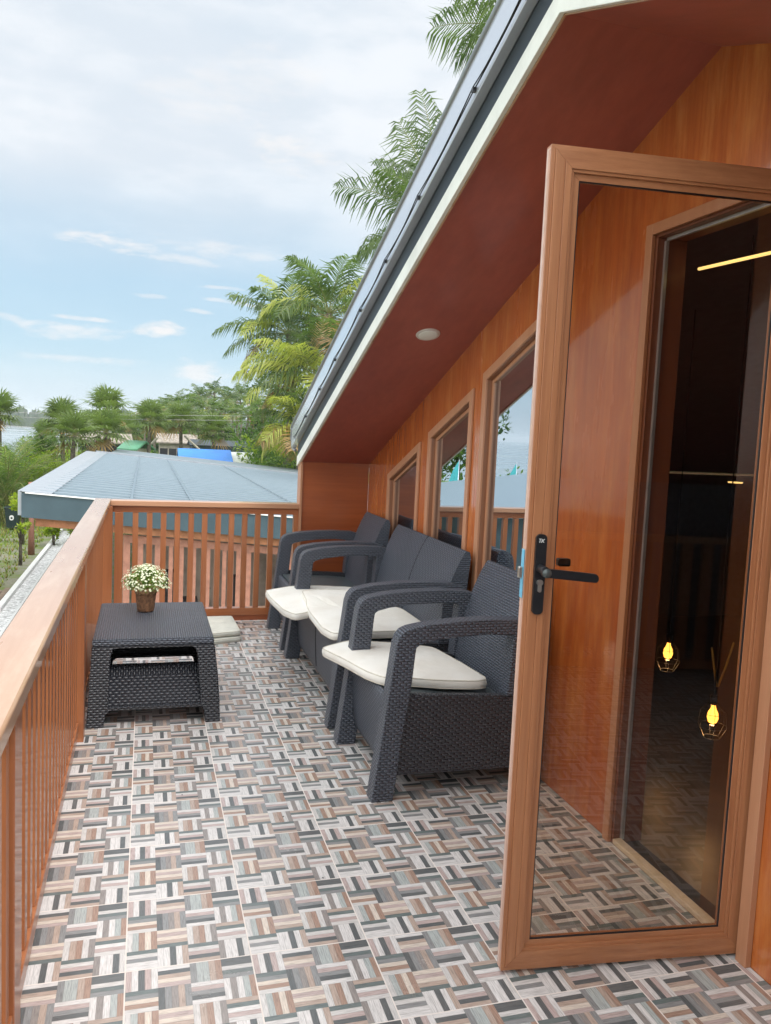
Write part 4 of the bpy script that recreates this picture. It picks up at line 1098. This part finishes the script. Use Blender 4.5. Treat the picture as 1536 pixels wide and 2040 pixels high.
# garden shrubs at the left
for i, (px, D, h, lab, mats) in enumerate(((10, 40, 4.8, 'tall dark feathery palm shrub at the left edge of the photo', [L_dark, L_bush]),
        (50, 44, 4.3, 'lime yellow palm shrub left of the dark leafy bush', [L_lime, L_bush]), (112, 46, 3.9, 'wide lime green palm shrub beside the grey roof corner', [L_lime, L_bush]),
        (155, 50, 3.8, 'lime green palm shrub nearest the concrete posts', [L_lime, L_dark]), (-8, 46, 4.4, 'taller dark palm shrub rising behind the others at the far left', [L_dark, L_bush]))):
    areca(lab, gp(px, D), h, 48, 60+i, mats, leaf=.7)
tree('garden_bush', 'dark leafy bush between the two lime green palm shrubs', 'bush', gp(80, 48), 4.0, 1.1, 1800, [L_bush, L_deep], 31, .16)
tree('garden_bush', 'upright green and orange shrub between the wheelie bin and the grey fascia', 'bush', (-4.1, 31.5, GZ), 1.9, .55, 700, [L_lime, L_bush], 33, .13)
tree('garden_bush', 'small lime shrub right of the bare trunk under the fascia', 'bush', (-2.95, 31.0, GZ), 1.05, .5, 600, [L_lime, L_bush], 34, .10)
tree('garden_bush', 'small lime shrub touching the white kerb under the fascia', 'bush', (-2.3, 31.6, GZ), 1.0, .5, 600, [L_lime, L_bush], 35, .10)
tree('young_tree', 'thin yellow green sapling left of the bare trunk', 'sapling', (-3.52, 26.6, GZ), 1.5, .33, 120, [L_lime], 36, .13)
tree('young_tree', 'bushy olive sapling nearest the kerb below the first sapling', 'sapling', (-3.95, 23.4, GZ), 1.5, .33, 130, [L_lime], 37, .13)
tree('young_tree', 'grey brown dry shrub at the far left edge of the garden', 'shrub', (-4.6, 25.4, GZ), 1.3, .4, 150, [L_bush, L_brown], 38, .12)
areca('short golden yellow palm plant at the left edge beside the plank path', (-4.05, 21.6, GZ), .75, 14, 71, [L_lime, L_yel], .8, leaf=.25)
t = thing('bare_trunk', 'bare pinkish brown tree trunk standing in the garden below the grey fascia', 'tree trunk', (-3.48, 28.9, GZ))
obj('stem', MB().tube([(-3.48, 28.9, GZ), (-3.47, 28.9, GZ+1.1), (-3.50, 28.9, GZ+2.6)], [.12, .09, .08], 10), M_pinkwood, t)
# grass tufts over the garden bed
rg = random.Random(77); b = MB()
for i in range(5200):
    x = rg.uniform(-9.5, -3.5); y = rg.uniform(20, 44); p = Vector((x, y, GZ)); h = rg.uniform(.04, .16)*(1.6 if y > 33 else 1)
    for k in range(3):
        a = rg.uniform(0, 6.28); d = Vector((cos(a)*.5, sin(a)*.5, 1)); s1 = Vector((-sin(a), cos(a), 0))*.018
        b.add([p-s1, p+s1, p+d*h], [(0, 1, 2)], rg.randrange(3))
o = obj('grass_tufts', b, [L_bush, L_lime, L_brown]); o['kind'] = 'stuff'; o['label'] = 'sparse weeds and grass tufts over the sandy garden bed'; o['category'] = 'grass'
# wheelie bin
bx, by = -5.1, 36.0
bn = thing('wheelie_bin', 'dark green wheelie bin with a white emblem on the lawn', 'bin', (bx, by, GZ))
b = MB(); b.add([(bx-.22, by-.25, GZ+.05), (bx+.22, by-.25, GZ+.05), (bx+.22, by+.25, GZ+.05), (bx-.22, by+.25, GZ+.05), (bx-.29, by-.32, GZ+.95), (bx+.29, by-.32, GZ+.95), (bx+.29, by+.32, GZ+.95), (bx-.29, by+.32, GZ+.95)],
     [(3, 2, 1, 0), (4, 5, 6, 7), (0, 1, 5, 4), (1, 2, 6, 5), (2, 3, 7, 6), (3, 0, 4, 7)])
obj('body', b, M_bin, bn, .02)
obj('lid', MB().box(bx-.31, bx+.31, by-.36, by+.34, GZ+.952, GZ+1.02), M_bin, bn, .02)
for s in (-.2, .2): obj('wheel', MB().tube([(bx+s-.03, by+.28, GZ+.09), (bx+s+.03, by+.28, GZ+.09)], .09, 14), M_black, bn)
b = MB().prism([rr(bx-.10, bx+.08, GZ+.44, GZ+.66, .085), list(reversed(rr(bx-.05, bx+.03, GZ+.49, GZ+.58, .03)))], XZ, by-.310, by-.295)
obj('emblem', b, M_binw, bn)
# concrete fence posts by the water
for i, (px, D, lab) in enumerate(((94, 52, 'pale concrete post among the lime shrubs, left of three'), (152, 50, 'pale concrete post just left of the grey roof corner'), (208, 54, 'pale concrete post behind the peak of the grey roof edge'))):
    q = at(px, 890, D)
    t = thing('concrete_post', lab, 'post', (q.x, q.y, GZ), 'concrete fence posts')
    obj('shaft', MB().box(q.x-.09, q.x+.09, q.y-.09, q.y+.09, GZ, q.z+.25), M_concrete, t, .01)

# ------------------------------------------------------------------ neighbouring low building
M_seam_shade = plain('roof_seam_and_rib_shade', (.13, .18, .22), .5)
NB = thing('neighbouring_building', 'long low building with pale blue grey corrugated roof and slate fascia below the balcony', 'building', (3, 20, GZ))
NS = .0776
def nz(x): return .24-NS*(x+1.65)
b = MB(); x0, x1, y0, y1 = -1.22, 9.6, 12.99, 33.8
def slab(b, x0, x1, y0, y1, dz0, dz1, fx0=None):
    xa, xb = x0, fx0 if fx0 is not None else x0
    b.add([(xa, y0, nz(xa)+dz0), (x1, y0, nz(x1)+dz0), (x1, y1, nz(x1)+dz0), (xb, y1, nz(xb)+dz0),
           (xa, y0, nz(xa)+dz1), (x1, y0, nz(x1)+dz1), (x1, y1, nz(x1)+dz1), (xb, y1, nz(xb)+dz1)],
          [(3, 2, 1, 0), (4, 5, 6, 7), (0, 1, 5, 4), (1, 2, 6, 5), (2, 3, 7, 6), (3, 0, 4, 7)])
slab(b, x0, x1, y0, y1, -.05, 0, -1.45)
y = 13.3
while y < 33.6:
    slab(b, x0+.03, x1, y, y+.09, 0.0005, .05, -1.42+.0); y += .62
obj('roof_panel', b, M_roofblue, NB)
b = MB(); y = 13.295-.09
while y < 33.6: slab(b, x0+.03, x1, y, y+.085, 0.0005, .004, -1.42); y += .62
o = obj('rib_shade', b, M_seam_shade, NB); o['kind'] = 'stuff'  # flat dark strips paint the shadow line beside each rib
for sx in (.12, 1.25, 3.6): obj('screw_line', MB().add([(sx, 13.0, nz(sx)+.053), (sx+.05, 13.0, nz(sx+.05)+.053), (sx+.05, 33.7, nz(sx+.05)+.053), (sx, 33.7, nz(sx)+.053)], [(0, 1, 2, 3)]), M_seam_shade, NB)
b = MB(); slab(b, -1.68, -1.18, 12.95, 33.9, .0285, .045, -1.95); slab(b, -1.72, -1.66, 12.95, 33.9, -.38, .044, -1.98)
obj('edge_flashing', b, M_flash, NB)
b = MB(); slab(b, -1.6, 9.6, 33.85, 34.1, .03, .09)
obj('ridge_cap', b, M_flash, NB)
b = MB(); slab(b, -1.15, 9.8, 34.15, 41.5, -.05, .0, -1.0)
obj('rear_roof', b, M_roofdk, NB)
b = MB(); slab(b, -1.66, 9.6, 12.93, 12.96, -.41, .012)
obj('fascia', b, M_fascia, NB)
b = MB(); slab(b, -1.60, 9.6, 12.90, 12.985, .013, .03); obj('drip_edge', b, M_kerb, NB)
b = MB(); slab(b, 2.0, 9.6, 12.70, 12.925, .0, .018)
b = MB(); slab(b, -1.45, 9.6, 13.05, 13.15, -.56, -.40); obj('beam', b, M_orange, NB)
b = MB(); slab(b, .1, 9.6, 13.16, 13.22, -.74, -.60); obj('beam', b, M_pinkwood, NB)
rg = random.Random(9); x = .02; k = 0
while x < 6.5:
    wd = rg.choice((.075, .085, .11, .12)); x1_ = x+wd
    obj('fence_board', MB().box(x, x1_, 13.17, 13.20, GZ, nz(x)-.6), M_pinkwood, NB)
    x = x1_+rg.choice((.05, .07, .12, .14)); k += 1
obj('column', MB().box(-.9, -.75, 13.3, 13.45, GZ, nz(-.8)-.41), M_pinkwood, NB) if False else None
obj('inner_wall', MB().box(.3, 9.5, 19.0, 19.1, GZ, -.6), plain('beige_inner_wall', (.42, .33, .27), .8, 0, .25, 1.5), NB)
obj('inner_floor', MB().box(.0, 9.5, 13.3, 19.0, GZ, GZ+.05), plain('inner_floor_tan', (.45, .38, .32), .7, 0, .2, 2), NB)
M_goods = plain('dark_goods', (.05, .04, .04), .7)
for i in range(10):
    xx = .4+.42*i; yy = rg.uniform(14, 17); zz = GZ+.05
    obj('cabinet', MB().box(xx, xx+rg.uniform(.15, .34), yy, yy+.4, zz, zz+rg.uniform(.8, 2.0)), M_goods if i % 3 else M_cottage, NB)

# ------------------------------------------------------------------ distant huts and roofs
def gable(name, label, cx, cy, w_, d_, eave, ridge_, mroof, mwall, rot=0, ov=.4, wins_=2):
    t = thing(name, label, 'hut', (cx, cy, GZ))
    b = MB().box(cx-w_/2, cx+w_/2, cy-d_/2, cy+d_/2, GZ, eave); obj('wall', b, mwall, t)
    b = MB(); b.prism([[(cy-d_/2-ov, eave-.1), (cy, ridge_), (cy+d_/2+ov, eave-.1), (cy+d_/2+ov, eave), (cy, ridge_+.12), (cy-d_/2-ov, eave)]], YZ, cx-w_/2-ov, cx+w_/2+ov)
    obj('roof', b, mroof, t)
    for i in range(wins_):
        x = cx-w_/2+w_*(i+.5)/wins_; obj('window', MB().box(x-.3, x+.3, cy-d_/2-.03, cy-d_/2-.001, eave-1.5, eave-.5), M_window_d, t)
    t.rotation_euler = (0, 0, rot); return t
q = at(352, 880, 70); gable('cottage', 'thatched cottage with pale walls and small dark windows below the palms', q.x, q.y, 2.8, 3, .15, .72, M_thatch, M_cottage, 0, .25, 4)
q = at(192, 880, 62); gable('cottage', 'low grey roofed shelter left of the green roof', q.x+.5, q.y, 3.0, 3, .15, .65, M_thatch, M_window_d, .1)
q = at(272, 885, 58); gable('cottage', 'small hut with bright green sheet roof', q.x, q.y, .7, 1.7, -.15, .28, M_green, M_cottage, -.5)
q = at(305, 885, 60); t = thing('pavilion', 'steep bare rafters of an A shaped frame left of the cottage', 'pavilion', (q.x, q.y, GZ))
for s in (-1, 1): obj('rafter', MB().tube([(q.x-1.6, q.y+s*.6, GZ+1.9), (q.x+.3, q.y+s*.6, GZ+3.9)], .07, 5), M_cottage, t)
q = at(385, 880, 60); t = thing('pavilion', 'steep bare rafters of an A shaped frame right of the cottage', 'pavilion', (q.x, q.y, GZ))
for s in (-1, 1): obj('rafter', MB().tube([(q.x+1.1, q.y+s*.6, GZ+2.6), (q.x-.6, q.y+s*.6, GZ+4.1)], .07, 5), M_cottage, t)
q = at(432, 890, 66)
gable('shed', 'long dark shed with flat roof behind the blue roof', q.x+.3, q.y, 4.6, 4, .12, .40, M_slate, M_fascia, 0, .2, 0)
q = at(412, 903, 50)
gable('shelter', 'open shelter with a bright blue sheet roof beyond the grey roof', q.x-.15, q.y, 2.5, 4.5, -.75, .08, M_tarp, M_cottage, 0, .3, 0)
q = at(470, 908, 51)
gable('shelter', 'small hut with white roof right of the blue roof', q.x+.1, q.y, 1.4, 2.6, -.55, -.05, M_white, M_cottage, 0, .25, 2)
# overhead line
wr = thing('power_line', 'thin pale overhead wires crossing in front of the distant palms', 'cable', at(0, 830, 60))
b = MB()
for dy in (0, 9): b.tube([at(-200, 812+dy, 60), at(120, 825+dy, 60), at(500, 829+dy, 58), at(700, 838+dy, 57)], .012, 4)
obj('wire', b, M_concrete, wr)

# ------------------------------------------------------------------ left-hand side, seen mirrored in the windows
MC = Vector((2*WX-CAM.x, CAM.y, 0))
def mir(azd, D): return (MC.x-D*sin(R(azd)), MC.y+D*cos(R(azd)), GZ)
q = mir(29, 27)
t = thing('pool_bar', 'low grey roofed building left of the balcony, reflected in the windows', 'building', q)
b = MB(); b.prism([[(q[0]-7, -.45), (q[0]-1, .30), (q[0]+5.0, -.45), (q[0]+5.0, -.52), (q[0]-7, -.52)]], XZ, q[1]-4, q[1]+5)
obj('roof', b, M_roofblue, t); obj('wall', MB().box(q[0]-6, q[0]+4.2, q[1]-3, q[1]+4, GZ, -.53), M_fascia, t)
for a, D in ((21.5, 34), (25.5, 34)):
    q = mir(a, D)
    t = thing('feather_flag', 'teal feather flag reflected in the windows, %s' % {21.5: 'in the middle window pane', 25.5: 'in the pane nearest the door'}[a], 'flag', q)
    obj('pole', MB().tube([q, (q[0], q[1], .65)], .02, 6), M_alu, t)
    obj('cloth', MB().prism([[(q[0], -1.6), (q[0]+.55, -1.5), (q[0]+.50, -.5), (q[0]+.25, .2), (q[0], .62)]], XZ, q[1]-.01, q[1]+.01), M_teal, t)
for i, (a, D, h, r) in enumerate(((18.5, 42, 6.5, 2.8), (21.5, 44, 7.4, 3.0), (25.8, 52, 2.9, 2.4), (28.5, 55, 3.1, 2.6))):
    tree('broadleaf_tree', 'leafy tree left of the balcony, seen in the window reflections, number %s from the house' % ['one', 'two', 'three', 'four'][i], 'tree', mir(a, D), h, r, 1800, [L_bush, L_deep], 80+i, .3)

# ------------------------------------------------------------------ humid air over the bay
hz = MB().box(-3100, 4100, -450, 5300, GZ-1.9, 26)
ho = obj('haze', hz, [bpy.data.materials.new('haze_air')]); ho['kind'] = 'stuff'; ho['label'] = 'thin humid haze over the garden and the bay'; ho['category'] = 'haze'
hm = ho.data.materials[0]; hm.use_nodes = True; hn = hm.node_tree; hn.nodes.clear()
pv = hn.nodes.new('ShaderNodeVolumePrincipled'); pv.inputs['Color'].default_value = (.88, .94, 1, 1); pv.inputs['Density'].default_value = .00035
hout = hn.nodes.new('ShaderNodeOutputMaterial'); hn.links.new(pv.outputs[0], hout.inputs['Volume'])
